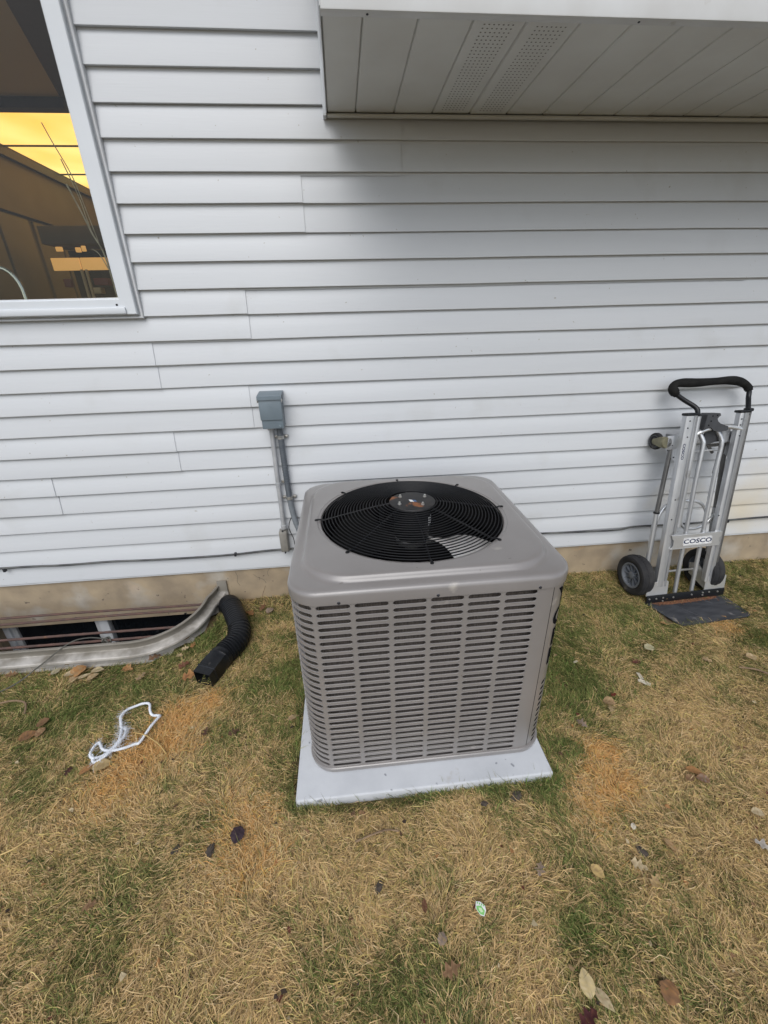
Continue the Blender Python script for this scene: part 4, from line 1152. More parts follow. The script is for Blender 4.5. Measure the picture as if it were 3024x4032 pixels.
# casters folded at the back
for xx in (-0.20, 0.13):
    ca = link('caster', None, ht, (xx, 0.128, 0.905))
    MB().lathe([(0.020, -0.011), (0.034, -0.0125), (0.043, -0.010), (0.045, -0.005), (0.045, 0.005), (0.043, 0.010), (0.034, 0.0125), (0.020, 0.011)], (0, 0, 0), 'X', 28).build('tyre', M['rubber'], ca)
    MB().lathe([(0.0001, -0.009), (0.010, -0.0115), (0.026, -0.008), (0.031, -0.0135), (0.034, -0.013), (0.034, 0.013), (0.031, 0.0135), (0.026, 0.008), (0.010, 0.0115), (0.0001, 0.009)], (0, 0, 0), 'X', 24).build('rim', M['latch_grey'], ca)
    mb = MB()
    for s in (-1, 1):
        mb.prism([(-0.058, 0.026), (-0.050, 0.03), (0.006, 0.012), (0.012, 0.0), (0.006, -0.012), (-0.050, -0.026), (-0.058, -0.022)], s*0.0155 - 0.0012, s*0.0155 + 0.0012, lambda a, b, d: (d, a, b))
    mb.lathe([(0.0001, -0.019), (0.005, -0.018), (0.005, 0.018), (0.0001, 0.019)], (0, 0, 0), 'X', 10)
    mb.cbox(-0.0165, 0.0165, -0.060, -0.052, -0.026, 0.03, 0.001)
    mb.build('fork', M['brass'], ca)
    MB().lathe([(0.0001, -0.078), (0.026, -0.078), (0.030, -0.072), (0.030, -0.066), (0.024, -0.060), (0.0001, -0.060)], (0, 0, 0.0), 'Y', 20).build('swivel', M['brass'], ca)
MB().cbox(-0.20, -0.10, 0.050, 0.062, 0.868, 0.94, 0.002).build('caster_plate', M['alu'], ht)
MB().cbox(0.055, 0.165, 0.050, 0.062, 0.868, 0.94, 0.002).build('caster_plate', M['alu_dark'], ht)
# latch and back plate
lt_ = MB()
lt_.prism([(-0.078, 0.972), (-0.070, 1.046), (-0.058, 1.054), (0.000, 1.052), (0.006, 1.040), (-0.004, 1.034), (-0.010, 1.024), (-0.004, 1.012), (0.012, 1.000), (0.058, 0.984), (0.062, 0.968), (0.050, 0.962), (0.010, 0.958), (-0.020, 0.966), (-0.040, 0.985)], -0.030, 0.020, lambda a, b, d: (a, d, b))
lt_.build('latch', M['latch_grey'], ht, smooth=0)
mb = MB()
for (a, b) in ((-0.040, 1.040), (-0.015, 1.042), (-0.045, 1.015), (-0.055, 0.995)):
    mb.lathe([(0.0001, -0.0315), (0.0035, -0.0315), (0.0035, -0.0300)], (a, 0, b), 'Y', 8)
mb.build('latch_hole', M['letter'], ht)
MB().prism([(-0.018, 0.962), (0.062, 0.958), (0.060, 0.925), (0.046, 0.900), (0.000, 0.886), (-0.020, 0.89)], 0.018, 0.026, lambda a, b, d: (a, d, b)).build('back_plate', M['latch_grey'], ht, smooth=0)
MB().prism([(-0.095, 0.96), (-0.060, 0.955), (-0.045, 0.90), (-0.048, 0.825), (-0.075, 0.822), (-0.095, 0.85)], 0.040, 0.075, lambda a, b, d: (a, d, b)).build('side_block', M['black_paint'], ht, smooth=0)
MB().prism([(0.088, 0.975), (0.135, 0.972), (0.135, 0.90), (0.105, 0.885), (0.092, 0.90)], 0.026, 0.034, lambda a, b, d: (a, d, b)).build('back_plate', M['alu'], ht, smooth=0)
mb = MB(); mb.tube([(0.03, 0.045, 0.885), (0.085, 0.06, 0.835)], 0.008, 8); mb.tube([(0.128, 0.05, 0.88), (0.112, 0.05, 0.72)], 0.011, 8)
mb.build('brace', M['alu_dark'], ht)
# handle
hp = [(-0.099, -0.002, 1.02), (-0.100, 0.0, 1.060), (-0.108, 0.012, 1.085), (-0.150, 0.040, 1.120), (-0.188, 0.056, 1.152), (-0.206, 0.060, 1.178), (-0.200, 0.060, 1.198), (-0.165, 0.060, 1.205), (-0.080, 0.060, 1.202), (0.020, 0.060, 1.204), (0.105, 0.060, 1.206), (0.165, 0.060, 1.198), (0.208, 0.058, 1.178), (0.228, 0.054, 1.150), (0.224, 0.046, 1.115), (0.205, 0.022, 1.082), (0.190, 0.004, 1.055), (0.188, 0.0, 1.03)]
sp = spline(hp, 6)
MB().tube(sp, 0.0115, 12).build('handle', M['black_paint'], ht, smooth=60)
i0, i1 = 4*6 - 1, 13*6 + 1
gp = sp[i0:i1]
MB().tube(gp, lambda i: 0.0205 + 0.0022*math.sin(i*0.35) + (0.0 if 1 < i < len(gp)-2 else -0.004), 16).build('grip', M['foam'], ht, smooth=60)
# wheels and axle
def wheel(sx):
    w = link('wheel', None, ht, (-0.250 if sx < 0 else 0.188, 0.080, 0.1385))
    rt = 0.1165
    tp = [(0.074, -0.030), (0.086, -0.037), (0.102, -0.038), (0.111, -0.034), (rt-0.002, -0.026), (rt, -0.013), (rt, 0.013), (rt-0.002, 0.026), (0.111, 0.034), (0.102, 0.038), (0.086, 0.037), (0.074, 0.030)]
    MB().lathe(tp, (0, 0, 0), 'X', 48).build('tyre', M['rubber'], w, smooth=40)
    tr = MB()
    for k in range(40):
        a = 2*math.pi*k/40
        for s in (-1, 0, 1):
            aa = a + (0.08 if s == 0 else 0)
            c_, s_ = math.cos(aa), math.sin(aa)
            tx, ty = -s_, c_
            hw, hl, r0, r1 = 0.009, 0.0065, rt - 0.003 - 0.003*abs(s), rt + 0.0022 - 0.004*abs(s)
            vv = [(s*0.020 + e*hw, r_*c_ + g*hl*tx, r_*s_ + g*hl*ty) for r_ in (r0, r1) for e in (-.8, .8) for g in (-1, 1)]
            tr.add(vv, [(4, 5, 7, 6), (0, 1, 5, 4), (2, 6, 7, 3), (0, 4, 6, 2), (1, 3, 7, 5)])
    tr.build('tread', M['rubber'], w, smooth=0)
    o_ = sx
    MB().lathe([(0.076, -0.030*o_), (0.076, 0.030*o_), (0.074, 0.0335*o_), (0.068, 0.0335*o_), (0.063, 0.029*o_), (0.060, 0.012*o_), (0.030, 0.006*o_), (0.021, 0.010*o_), (0.020, 0.026*o_), (0.010, 0.028*o_), (0.0001, 0.028*o_)], (0, 0, 0), 'X', 40).build('rim', M['rim'], w, smooth=35)
    mb = MB()
    for k in range(10):
        a = 2*math.pi*k/10
        c_, s_ = math.cos(a), math.sin(a)
        mb.add([(o_*xx, r_*c_ - g*0.002*s_, r_*s_ + g*0.002*c_) for (r_, xx) in ((0.020, 0.004), (0.061, 0.008), (0.063, 0.026), (0.020, 0.022)) for g in (-1, 1)],
               [(0, 2, 4, 6), (1, 7, 5, 3), (4, 5, 7, 6), (2, 3, 5, 4)])
    mb.build('rim_rib', M['rim'], w, smooth=0)
    return w
wheel(-1); wheel(1)
MB().tube([(-0.26, 0.080, 0.1385), (0.22, 0.080, 0.1385)], 0.0075, 10).build('axle', M['bolt'], ht, smooth=60)
for sx in (-1, 1):
    cx = -0.180 if sx < 0 else 0.184
    MB().prism([(cx-0.064, 0.046), (cx+0.066, 0.046), (cx+0.064, 0.126), (cx+0.060, 0.131), (cx-0.052, 0.131), (cx-0.064, 0.118)], -0.016, -0.011, lambda a, b, d: (a, d, b)).build('foot_plate', M['alu_bright'], ht, smooth=0)
    xi = -0.130 if sx < 0 else 0.128
    MB().prism([(-0.010, 0.05), (0.11, 0.10), (0.115, 0.165), (0.06, 0.185), (-0.010, 0.135)], xi - 0.002, xi + 0.002, lambda a, b, d: (d, a, b)).build('axle_bracket', M['alu'], ht, smooth=0)
strip = MB().cbox(-0.240, 0.250, -0.021, -0.015, 0.002, 0.050, 0.0015).build('hinge_strip', M['black_paint'], ht)
mb = MB()
for (a, b) in ((-0.225, 0.030), (-0.182, 0.028), (-0.140, 0.030), (-0.075, 0.026), (-0.140, 0.010), (0.040, 0.030), (0.110, 0.020), (0.150, 0.035), (0.205, 0.032), (0.110, 0.035)):
    mb.lathe([(0.0001, -0.025), (0.004, -0.0245), (0.0055, -0.021)], (a, 0, b), 'Y', 8)
mb.build('rivet', M['bolt'], ht)
tp_ = [(-0.242, -0.006), (-0.218, -0.095), (-0.190, -0.200), (-0.178, -0.214), (-0.160, -0.218), (0.222, -0.206), (0.244, -0.196), (0.252, -0.180), (0.246, -0.006)]
MB().prism(tp_, 0.0, 0.005, lambda a, b, d: hz(a, b, d)).build('toe_plate', M['toe'], ht, smooth=0)
mb = MB()
for k in range(420):
    a = random.uniform(-0.20, 0.205); b = -0.012 - abs(random.gauss(0, 0.020))
    if b < -0.06: continue
    r_ = random.uniform(0.0012, 0.0036)
    c = hz(a, b, 0.005 + r_*0.4)
    mb.add([(c[0]+r_, c[1], c[2]), (c[0]-r_*.6, c[1]+r_, c[2]), (c[0]-r_*.6, c[1]-r_, c[2]), (c[0], c[1], c[2]+r_*1.2)], [(0, 1, 3), (1, 2, 3), (2, 0, 3)])
mb.add([hz(-0.215, -0.008, 0.0056), hz(0.205, -0.008, 0.0056), hz(0.19, -0.036, 0.0056), hz(0.05, -0.046, 0.0056), hz(-0.12, -0.048, 0.0056), hz(-0.20, -0.03, 0.0056)], [(0, 1, 2, 3, 4, 5)])
rc_ = mb.build('rust_crumbs', M['rust_dust'], ht, smooth=0); rc_['kind'] = 'stuff'
mb = MB()
for pts in ([(-0.10, -0.05), (-0.06, -0.12), (-0.01, -0.20)], [(0.09, -0.03), (0.125, -0.075)]):
    mb.tube([hz(a, b, 0.0055) for a, b in pts], 0.0022, 5)
mb.build('weld_seam', M['toe'], ht)

# ================================================================== LOOSE THINGS ON THE GRASS
GT = 0.020                                                # height of the matted grass
def leaf_mesh(kind, seed, col, col2):
    rr = random.Random(seed)
    n = 13
    if kind == 'oval': prof = lambda t: 0.34*math.sin(math.pi*t**0.85)**0.8
    elif kind == 'round': prof = lambda t: 0.42*math.sin(math.pi*t)**0.6
    elif kind == 'long': prof = lambda t: 0.22*math.sin(math.pi*t**0.8)**0.9
    elif kind == 'chip': prof = lambda t: 0.20*(1 - 0.3*abs(t-0.5))
    else: prof = lambda t: 0.36*math.sin(math.pi*t**0.8)**0.7*(0.72 + 0.42*math.cos(t*19 + seed))
    bend, curl, tw = rr.uniform(-0.5, 0.9), rr.uniform(0.2, 1.5), rr.uniform(-0.4, 0.4)
    if kind == 'chip': bend, curl = rr.uniform(-.2, .2), 0.15
    V, F, T = [], [], []
    for i in range(n):
        t = i/(n-1)
        w = max(prof(max(0.001, min(0.999, t))), 0.012)
        for j in range(5):
            u = (j-2)/2
            jag = 1 + (rr.uniform(-0.14, 0.14) if abs(u) == 1 and kind in ('lobed', 'round', 'chip') else rr.uniform(-0.03, 0.03))
            x = (t - 0.5); y = u*w*jag
            z = -bend*0.25*(x*x*4 - 0.3)*0.5 + curl*0.30*y*y*2 + tw*x*y + rr.uniform(-0.008, 0.008) + (-0.012 if j == 2 else 0)
            V.append((x, y, z))
            k = rr.uniform(0.85, 1.12)*(0.82 if j == 2 else 1.0)
            mixf = min(1, max(0, rr.uniform(-0.5, 0.8)))
            T.append([k*(a*(1-mixf) + b*mixf) for a, b in zip(col, col2)] + [1.0])
    for i in range(n-1):
        for j in range(4):
            a = i*5 + j
            F.append((a, a+1, a+6, a+5))
    if kind in ('oval', 'round', 'lobed'):
        o = len(V)
        V += [(-0.5, -0.008, 0.0), (-0.5, 0.008, 0.0), (-0.68, 0.03, -0.03)]
        T += [[c*0.7 for c in col] + [1.0]]*3
        F.append((o, o+1, o+2))
    zmin = min(v[2] for v in V)
    me = bpy.data.meshes.new('leaf')
    me.from_pydata([(x, y, z - zmin*0.7) for x, y, z in V], [], F)
    me.shade_smooth()
    ca = me.color_attributes.new('tint', 'FLOAT_COLOR', 'POINT')
    ca.data.foreach_set('color', np.array(T, dtype=np.float32).ravel())
    me.materials.append(M['tint'])
    return me
TAN, PALE, BRN, RED, GRY, ORG, YEL, WHT, DRK = (.36, .25, .135), (.50, .41, .26), (.20, .115, .065), (.13, .05, .035), (.24, .19, .16), (.36, .19, .08), (.50, .36, .15), (.62, .57, .47), (.035, .025, .028)
LEAVES = [  # x, y, size m, kind, colour, second colour, turn, label
 (-1.67, -.467, .062, 'lobed', BRN, TAN, 20, 'curled brown leaf under the left end of the window well rim'),
 (-1.484, -.485, .036, 'oval', ORG, TAN, 80, 'small orange tan leaf left of the pale leaf pile by the well'),
 (-1.47, -.47, .062, 'oval', (.36, .33, .23), PALE, 70, 'greenish grey oval leaf just left of the leaf pile by the well'),
 (-1.433, -.408, .085, 'lobed', TAN, BRN, 60, 'pointed tan brown leaf leaning on the well rim above the leaf pile'),
 (-1.359, -.486, .100, 'round', ORG, TAN, 50, 'largest orange tan leaf on top of the leaf pile by the well'),
 (-1.389, -.496, .070, 'oval', PALE, TAN, 15, 'pale tan leaf at the left edge of the leaf pile by the well'),
 (-1.356, -.53, .052, 'round', TAN, PALE, 80, 'small round tan leaf hanging below the leaf pile by the well'),
 (-1.315, -.515, .080, 'long', PALE, TAN, 25, 'narrow pale leaf between the orange leaf and the right oval leaf'),
 (-1.271, -.524, .070, 'oval', TAN, PALE, 50, 'tan oval leaf lowest right in the leaf pile by the well'),
 (-1.27, -.485, .072, 'oval', PALE, TAN, 10, 'pale oval leaf highest right in the leaf pile by the well'),
 (-1.129, -.49, .085, 'lobed', ORG, TAN, -25, 'folded orange tan leaf below the curve of the well rim'),
 (-1.025, -.432, .080, 'lobed', BRN, GRY, 40, 'pinkish brown lobed leaf against the well rim curve'),
 (-1.043, -.55, .068, 'lobed', TAN, GRY, 70, 'dull tan ragged leaf below the pinkish brown lobed leaf'),
 (-.862, -.501, .070, 'lobed', RED, BRN, 30, 'dark reddish brown leaf left of the black outlet adapter'),
 (-1.352, -.762, .062, 'round', BRN, (.16, .10, .05), 30, 'round brown leaf highest in the cluster of three at far left'),
 (-1.375, -.82, .085, 'oval', BRN, ORG, 40, 'largest brown leaf lowest in the cluster of three at far left'),
 (-1.334, -.809, .055, 'round', BRN, TAN, 70, 'small brown leaf rightmost in the cluster of three at far left'),
 (-1.123, -.992, .045, 'lobed', (.05, .03, .03), RED, 80, 'small dark crumpled leaf left of the white rope end'),
 (-1.056, -.992, .075, 'long', ORG, BRN, 40, 'narrow orange brown leaf touching the lower end of the rope'),
 (-1.006, -.984, .088, 'oval', (.40, .30, .15), TAN, 20, 'yellowish tan leaf under the lower loop of the rope'),
 (-1.757, -.399, .060, 'oval', WHT, PALE, 30, 'whitish leaf at the left end of the well rim'),
 (-.894, -.384, .050, 'lobed', PALE, TAN, 10, 'pale tan leaf scrap between well rim and black pipe'),
 (-.86, -.363, .050, 'lobed', ORG, BRN, 75, 'brown tan upright leaf scrap beside the bend of the black pipe'),
 (-.904, -.433, .050, 'lobed', TAN, PALE, -20, 'tan leaf scrap lower left of the pale scrap by the pipe'),
 (-.804, -.569, .105, 'lobed', ORG, RED, 20, 'rust brown leaf tucked against the black outlet opening'),
 (-.611, -.147, .090, 'lobed', ORG, BRN, -50, 'orange brown leaf behind the upper part of the black pipe'),
 (-.548, -.106, .070, 'lobed', BRN, RED, 70, 'reddish brown leaf at the foundation between pipe and air conditioner'),
 (-.502, -.138, .065, 'round', GRY, TAN, 60, 'pinkish grey leaf beside the reddish leaf at the foundation'),
 (-.913, -.308, .050, 'oval', (.42, .22, .04), ORG, 30, 'bright orange leaf scrap under the well rim curve'),
 (-.651, -.883, .050, 'lobed', (.075, .045, .035), BRN, 80, 'square dark brown leaf on the straw patch below the outlet'),
 (-.536, -.898, .060, 'lobed', (.10, .06, .045), BRN, 40, 'brown curled leaf on the right edge of the straw patch'),
 (-.30, -.855, .065, 'long', TAN, GRY, 10, 'dull pale leaf against the left edge of the concrete pad'),
 (-.438, -1.278, .066, 'round', (.050, .036, .044), (.075, .052, .058), 80, 'purplish dark round leaf on the straw lawn left of the pad'),
 (-.827, -1.42, .055, 'lobed', BRN, TAN, 10, 'tan brown curled leaf alone in the lower left lawn'),
 (.137, -1.517, .042, 'long', BRN, RED, 85, 'reddish brown leaf sliver left of the green scrap'),
 (.172, -1.591, .034, 'round', GRY, TAN, 60, 'greyish leaf scrap below left of the green scrap'),
 (.184, -1.652, .058, 'lobed', BRN, TAN, 15, 'brown ragged leaf low in the lawn below the green scrap'),
 (.672, -1.492, .050, 'oval', YEL, TAN, -60, 'yellow tan oval leaf alone in the right lawn'),
 (.805, -1.49, .056, 'lobed', PALE, TAN, -30, 'folded pale tan leaf upper of the pair in the right lawn'),
 (.828, -1.531, .050, 'lobed', TAN, YEL, 30, 'tan torn leaf lower of the pair in the right lawn'),
 (.853, -1.389, .026, 'oval', WHT, PALE, 60, 'tiny white triangular leaf scrap in the right lawn'),
 (.937, -1.454, .056, 'long', TAN, ORG, -60, 'curled narrow tan leaf right of the folded pale pair'),
 (1.285, -1.397, .050, 'oval', PALE, TAN, -10, 'pale leaf at the right picture edge in the lawn'),
 (1.221, -1.487, .060, 'lobed', (.42, .38, .34), WHT, -50, 'greyish white leaf at the right picture edge lower in the lawn'),
 (.503, -1.467, .046, 'lobed', GRY, TAN, 60, 'pinkish grey leaf between green scrap and yellow oval leaf'),
 (.517, -1.709, .062, 'oval', (.52, .41, .21), PALE, 85, 'large pale yellow oval leaf near the bottom of the lawn'),
 (.546, -1.74, .062, 'long', PALE, TAN, -60, 'pale brown notched leaf beside the large pale yellow oval leaf'),
 (.713, -1.745, .056, 'round', BRN, ORG, 50, 'curled grey brown leaf with orange edge in the lower right lawn'),
 (.492, -1.765, .060, 'lobed', (.06, .022, .025), RED, 20, 'dark maroon leaf at the bottom of the lawn'),
 (1.421, -.656, .060, 'round', (.40, .38, .24), PALE, 10, 'pale greenish round leaf left of the toe plate'),
 (1.299, -.737, .060, 'lobed', RED, (.20, .09, .08), 20, 'reddish brown leaf below the pale greenish round leaf'),
 (1.637, -.764, .050, 'lobed', TAN, PALE, -60, 'tan leaf below the toe plate of the hand truck'),
 (1.859, -.769, .068, 'oval', TAN, PALE, 5, 'tan leaf at the right edge below the toe plate'),
 (1.045, -.933, .056, 'round', TAN, BRN, -40, 'tan brown leaf upper of the pair right of the air conditioner'),
 (1.035, -.963, .046, 'lobed', (.32, .25, .14), TAN, 60, 'olive tan leaf lower of the pair right of the air conditioner'),
 (1.181, -1.245, .060, 'oval', ORG, (.40, .22, .10), -40, 'orange brown oval leaf on top of the right cluster of three'),
 (1.192, -1.275, .052, 'oval', BRN, GRY, -20, 'brown leaf lowest in the right cluster of three'),
 (1.151, -1.266, .042, 'oval', BRN, TAN, 10, 'dull brown leaf leftmost in the right cluster of three'),
 (1.609, -.499, .040, 'oval', ORG, TAN, -50, 'small orange tan leaf at the left corner of the toe plate'),
 (1.086, -.90, .034, 'lobed', (.13, .03, .02), RED, 20, 'small dark red leaf above the tan brown pair'),
 (.941, -.653, .030, 'lobed', TAN, PALE, 30, 'small tan leaf scrap in the green grass beside the air conditioner'),
 (.879, -1.017, .055, 'lobed', GRY, TAN, -60, 'dull grey tan leaf above the straw patch right of the pad'),
]
for i, (x, y, s, kind, c1, c2, turn, label) in enumerate(LEAVES):
    o = link('leaf', leaf_mesh(kind, 100 + i*7, c1, c2), None, (x, y, ground_z(x, y) + GT + 0.002))
    s *= 0.78 if x < -0.2 else 0.88
    o.scale = (s, s, s)
    o.rotation_euler = (random.uniform(-0.2, 0.2), random.uniform(-0.2, 0.2), R(turn))
    tag(o, label, 'leaf', 'fallen leaves on the lawn')
for (x, y, s, turn, label) in ((1.265, -.814, .044, 80, 'pale bark chip upper of two right of the air conditioner'), (1.261, -.851, .050, -35, 'pale bark chip lower of two right of the air conditioner'), (1.018, -.701, .026, 25, 'tiny pale bark chip in the green grass by the air conditioner')):
    o = link('bark_chip', leaf_mesh('chip', int(x*1000), WHT, PALE), None, (x, y, ground_z(x, y) + GT))
    o.scale = (s, s, s); o.rotation_euler = (0.1, 0.1, R(turn))
    tag(o, label, 'bark chip', 'bark chips on the lawn')
def clod(x, y, s, label):
    bm = bmesh.new(); bmesh.ops.create_icosphere(bm, subdivisions=3, radius=1.0)
    rr = random.Random(int(x*999))
    for v in bm.verts:
        p = v.co
        k = 1 + 0.28*math.sin(5*p.x + 3*p.y + x*9)*math.sin(4*p.z + 2*p.x) + rr.uniform(-0.12, 0.12)
        v.co = Vector((p.x*k*s*.8, p.y*k*s*0.5, p.z*k*s*0.32))
    o = MB().bm(bm).build('soil_clod', M['clod'], None, smooth=30, loc=(x, y, ground_z(x, y) + 0.012))
    o.rotation_euler.z = R(55 + 300*x)
    tag(o, label, 'soil clod', 'dark soil clods on the lawn')
for c in ((.513, -1.252, .026, 'black soil clod in green grass below the pad corner'), (.393, -1.264, .016, 'smaller black soil clod left of the one below the pad corner'), (.841, -1.453, .022, 'dark grey soil clod above the folded pale leaf pair'),
          (-.52, -1.309, .024, 'crumbly dark soil clod left of the purplish leaf'), (-.631, -1.297, .020, 'grey soil clod farthest left among the straw lawn clods'), (.009, -1.458, .022, 'flat brown soil clod in the middle of the front lawn')):
    clod(*c)
def stem(name, pts, r, m, label, cat):
    P = [(x, y, ground_z(x, y) + GT + h) for x, y, h in pts]
    tag(MB().tube(spline(P, 6), r, 6).build(name, m, None, smooth=60), label, cat)
M['straw'] = mat('dry_straw_stem', (.52, .38, .15), 0.6, col2=(.42, .29, .11), scale=30)
M['stick'] = mat('brown_stick', (.15, .10, .06), 0.8, col2=(.24, .165, .095), scale=30)
stem('straw_stem', [(-.905, -.918, 0), (-.922, -.880, .012), (-.926, -.867, .014), (-.890, -.878, .012), (-.856, -.897, .010), (-.815, -.926, .006), (-.778, -.962, 0)], .0021, M['straw'], 'bent yellow straw stem lying through the white rope loop', 'straw')
stem('stick', [(-1.62, -.637, 0), (-1.56, -.632, .006), (-1.515, -.641, .008), (-1.488, -.655, .008), (-1.472, -.679, .006), (-1.462, -.705, 0)], .0042, M['stick'], 'hooked brown stick at the far left of the lawn', 'stick')
stem('stick', [(-.055, -1.336, 0), (.012, -1.323, .008), (.05, -1.318, .010), (.088, -1.322, .004)], .0032, M['stick'], 'thin dark stick lying in front of the concrete pad', 'stick')
stem('stick', [(1.75, -.818, 0), (1.806, -.846, .008), (1.85, -.880, .006), (1.95, -.93, 0)], .0045, M['stick'], 'grey brown stick at the right edge below the toe plate', 'stick')
stem('straw_stem', [(-1.20, -1.262, 0), (-1.146, -1.247, .008), (-1.118, -1.218, .004)], .0026, M['straw'], 'pale flat straw blade at the left edge of the lawn', 'straw')
stem('weed_stalk', [(-.555, -.025, -.02), (-.56, -.022, .02), (-.545, -.015, .06), (-.535, -.012, .085)], .0014, M['stick'], 'thin dry weed stalk leaning on the foundation beside the pipe', 'weed stalk')

# white frayed rope
rope = empty('rope', (-.97, -.86, -.24), 'loosely looped white frayed rope lying on the grass', 'rope')
RP = [(-1.003, -.830), (-1.018, -.800), (-1.030, -.770), (-1.020, -.738), (-.992, -.722), (-.960, -.716), (-.932, -.725), (-.918, -.756), (-.900, -.778), (-.868, -.785), (-.868, -.800), (-.880, -.835), (-.890, -.868), (-.902, -.905), (-.918, -.910), (-.945, -.925), (-.985, -.933), (-1.025, -.925), (-1.048, -.905), (-1.064, -.888), (-1.072, -.915), (-1.066, -.945), (-1.048, -.955), (-1.020, -.945), (-.998, -.925), (-.985, -.895), (-.990, -.860), (-1.000, -.835), (-.985, -.835), (-.975, -.870), (-.985, -.915), (-1.010, -.955), (-1.035, -.972), (-1.052, -.960), (-1.060, -.940)]
rp = spline([(x+.97, y+.86, ground_z(x, y) + GT + 0.24 + 0.008 + 0.004*math.sin(i*1.3)) for i, (x, y) in enumerate(RP)], 14)
def strand(phase, rad, r0, jit, n0=0, n1=None):
    pts = []
    seg = rp[n0:n1]
    for i, p in enumerate(seg):
        t = (seg[min(i+1, len(seg)-1)] - seg[max(i-1, 0)]).normalized()
        s = t.cross(Vector((0, 0, 1))).normalized(); u_ = s.cross(t)
        a = i*0.62 + phase
        pts.append(p + s*(rad*math.cos(a) + random.gauss(0, jit)) + u_*(rad*math.sin(a) + random.gauss(0, jit)))
    return MB().tube(pts, r0, 6)
for k in range(3):
    strand(k*2.094, 0.0027, 0.0031, 0.0002).build('strand', M['rope'], rope, smooth=60)
fr_ = MB()
for k in range(380):                                       # frayed fibres, thickest along the doubled middle
    i = random.choice(list(range(0, 40))*2 + list(range(180, 290)) + list(range(330, 460))*3)
    p = rp[min(i, len(rp)-1)]
    d = Vector((random.gauss(0, 1), random.gauss(0, 1), random.uniform(0, .5))).normalized()
    L2 = random.uniform(.008, .030)
    m1 = p + d*L2*.5 + Vector((random.gauss(0, .006), random.gauss(0, .006), .004))
    fr_.tube([p, m1, p + d*L2 + Vector((random.gauss(0, .008), random.gauss(0, .008), -.002))], 0.00034, 3)
fo = fr_.build('frayed_fibre', M['rope'], rope, smooth=0); fo['kind'] = 'stuff'

# crumbs of broken leaf scattered over the lawn, too many and too small to pick apart
lv, lf, lc = [], [], []
rr = random.Random(5)
for k in range(330):
    t = rr.random()
    y = -0.05 - 1.75*t; x = rr.uniform(-2.0 + 0.9*t, 2.6 - 1.5*t)
    if (-.27 < x < .68 and -1.22 < y < -.27) or inside_well(x, y, .06) or (1.6 < x < 2.15 and y > -.53): continue
    if y < -.55 and rr.random() < .35: continue
    s_ = rr.uniform(.003, .0085); a = rr.uniform(0, 6.28); z = ground_z(x, y) + GT - rr.uniform(.0, .008)
    col = rr.choice([TAN, BRN, ORG, (.12, .075, .045), RED, PALE, (.06, .045, .035)])
    n_ = rr.choice([4, 5, 6]); o_ = len(lv)
    for j in range(n_):
        b = a + 6.283*j/n_
        r_ = s_*rr.uniform(.6, 1.3)*(1.5 if j % 3 == 0 else .8)
        lv.append((x + r_*math.cos(b), y + r_*math.sin(b), z + rr.uniform(-.002, .004)))
        k_ = rr.uniform(.7, 1.2); lc.append([c*k_ for c in col] + [1.0])
    lf.append(tuple(range(o_, o_ + n_)))
me = bpy.data.meshes.new('leaf_litter'); me.from_pydata(lv, [], lf)
ca = me.color_attributes.new('tint', 'FLOAT_COLOR', 'POINT'); ca.data.foreach_set('color', np.array(lc, dtype=np.float32).ravel())
me.materials.append(M['tint'])
tag(link('leaf_litter', me), 'tiny brown crumbs of broken leaf scattered over the lawn', 'leaf litter', kind='stuff')

# printed scrap
sc = empty('packaging_scrap', (.294, -1.542, ground_z(.294, -1.542) + GT + .004), 'white and green printed packaging scrap in the middle of the front lawn', 'litter')
sc.rotation_euler = (0.12, -0.1, R(-28))
MB().prism([(-.016, .013), (-.004, .016), (.010, .012), (.015, .002), (.013, -.012), (.002, -.013), (-.014, -.002)], 0, .0006, lambda a, b, d: (a, b, d + 3*a*a)).build('paper', M['sticker'], sc, smooth=0)
M['scrap_green'] = mat('green_print', (.14, .42, .10), .5, col2=(.22, .50, .16), scale=200)
M['scrap_pale'] = mat('pale_green_print', (.50, .66, .40), .5)
MB().prism([(-.013, .003), (.000, .008), (.012, .000), (.011, -.010), (.002, -.011), (-.011, -.003)], .0008, .0011, lambda a, b, d: (a, b, d + 3*a*a)).build('print_block', M['scrap_green'], sc, smooth=0)
MB().prism([(-.006, .002), (.002, .003), (.008, -.003), (.003, -.007), (-.004, -.003)], .0013, .0015, lambda a, b, d: (a, b, d + 3*a*a)).build('print_block', M['scrap_pale'], sc, smooth=0)
mb = MB()
for k in range(4):
    mb.add([(-.012 + k*.006, .0085, .0018), (-.009 + k*.006, .009, .0018), (-.010 + k*.006, .013, .0018), (-.013 + k*.006, .0125, .0018)], [(0, 1, 2, 3)])
mb.build('print_bar', M['scrap_green'], sc, smooth=0)

# ================================================================== GRASS
def value_noise(x, y, scale, seed):
    g = np.random.default_rng(seed).random((256, 256))
    xs, ys = x*scale + 57.3, y*scale + 91.7
    xi, yi = np.floor(xs).astype(int), np.floor(ys).astype(int)
    fx_, fy_ = xs - xi, ys - yi
    fx_ = fx_*fx_*(3-2*fx_); fy_ = fy_*fy_*(3-2*fy_)
    G = lambda a, b: g[a % 256, b % 256]
    return (G(xi, yi)*(1-fx_) + G(xi+1, yi)*fx_)*(1-fy_) + (G(xi, yi+1)*(1-fx_) + G(xi+1, yi+1)*fx_)*fy_

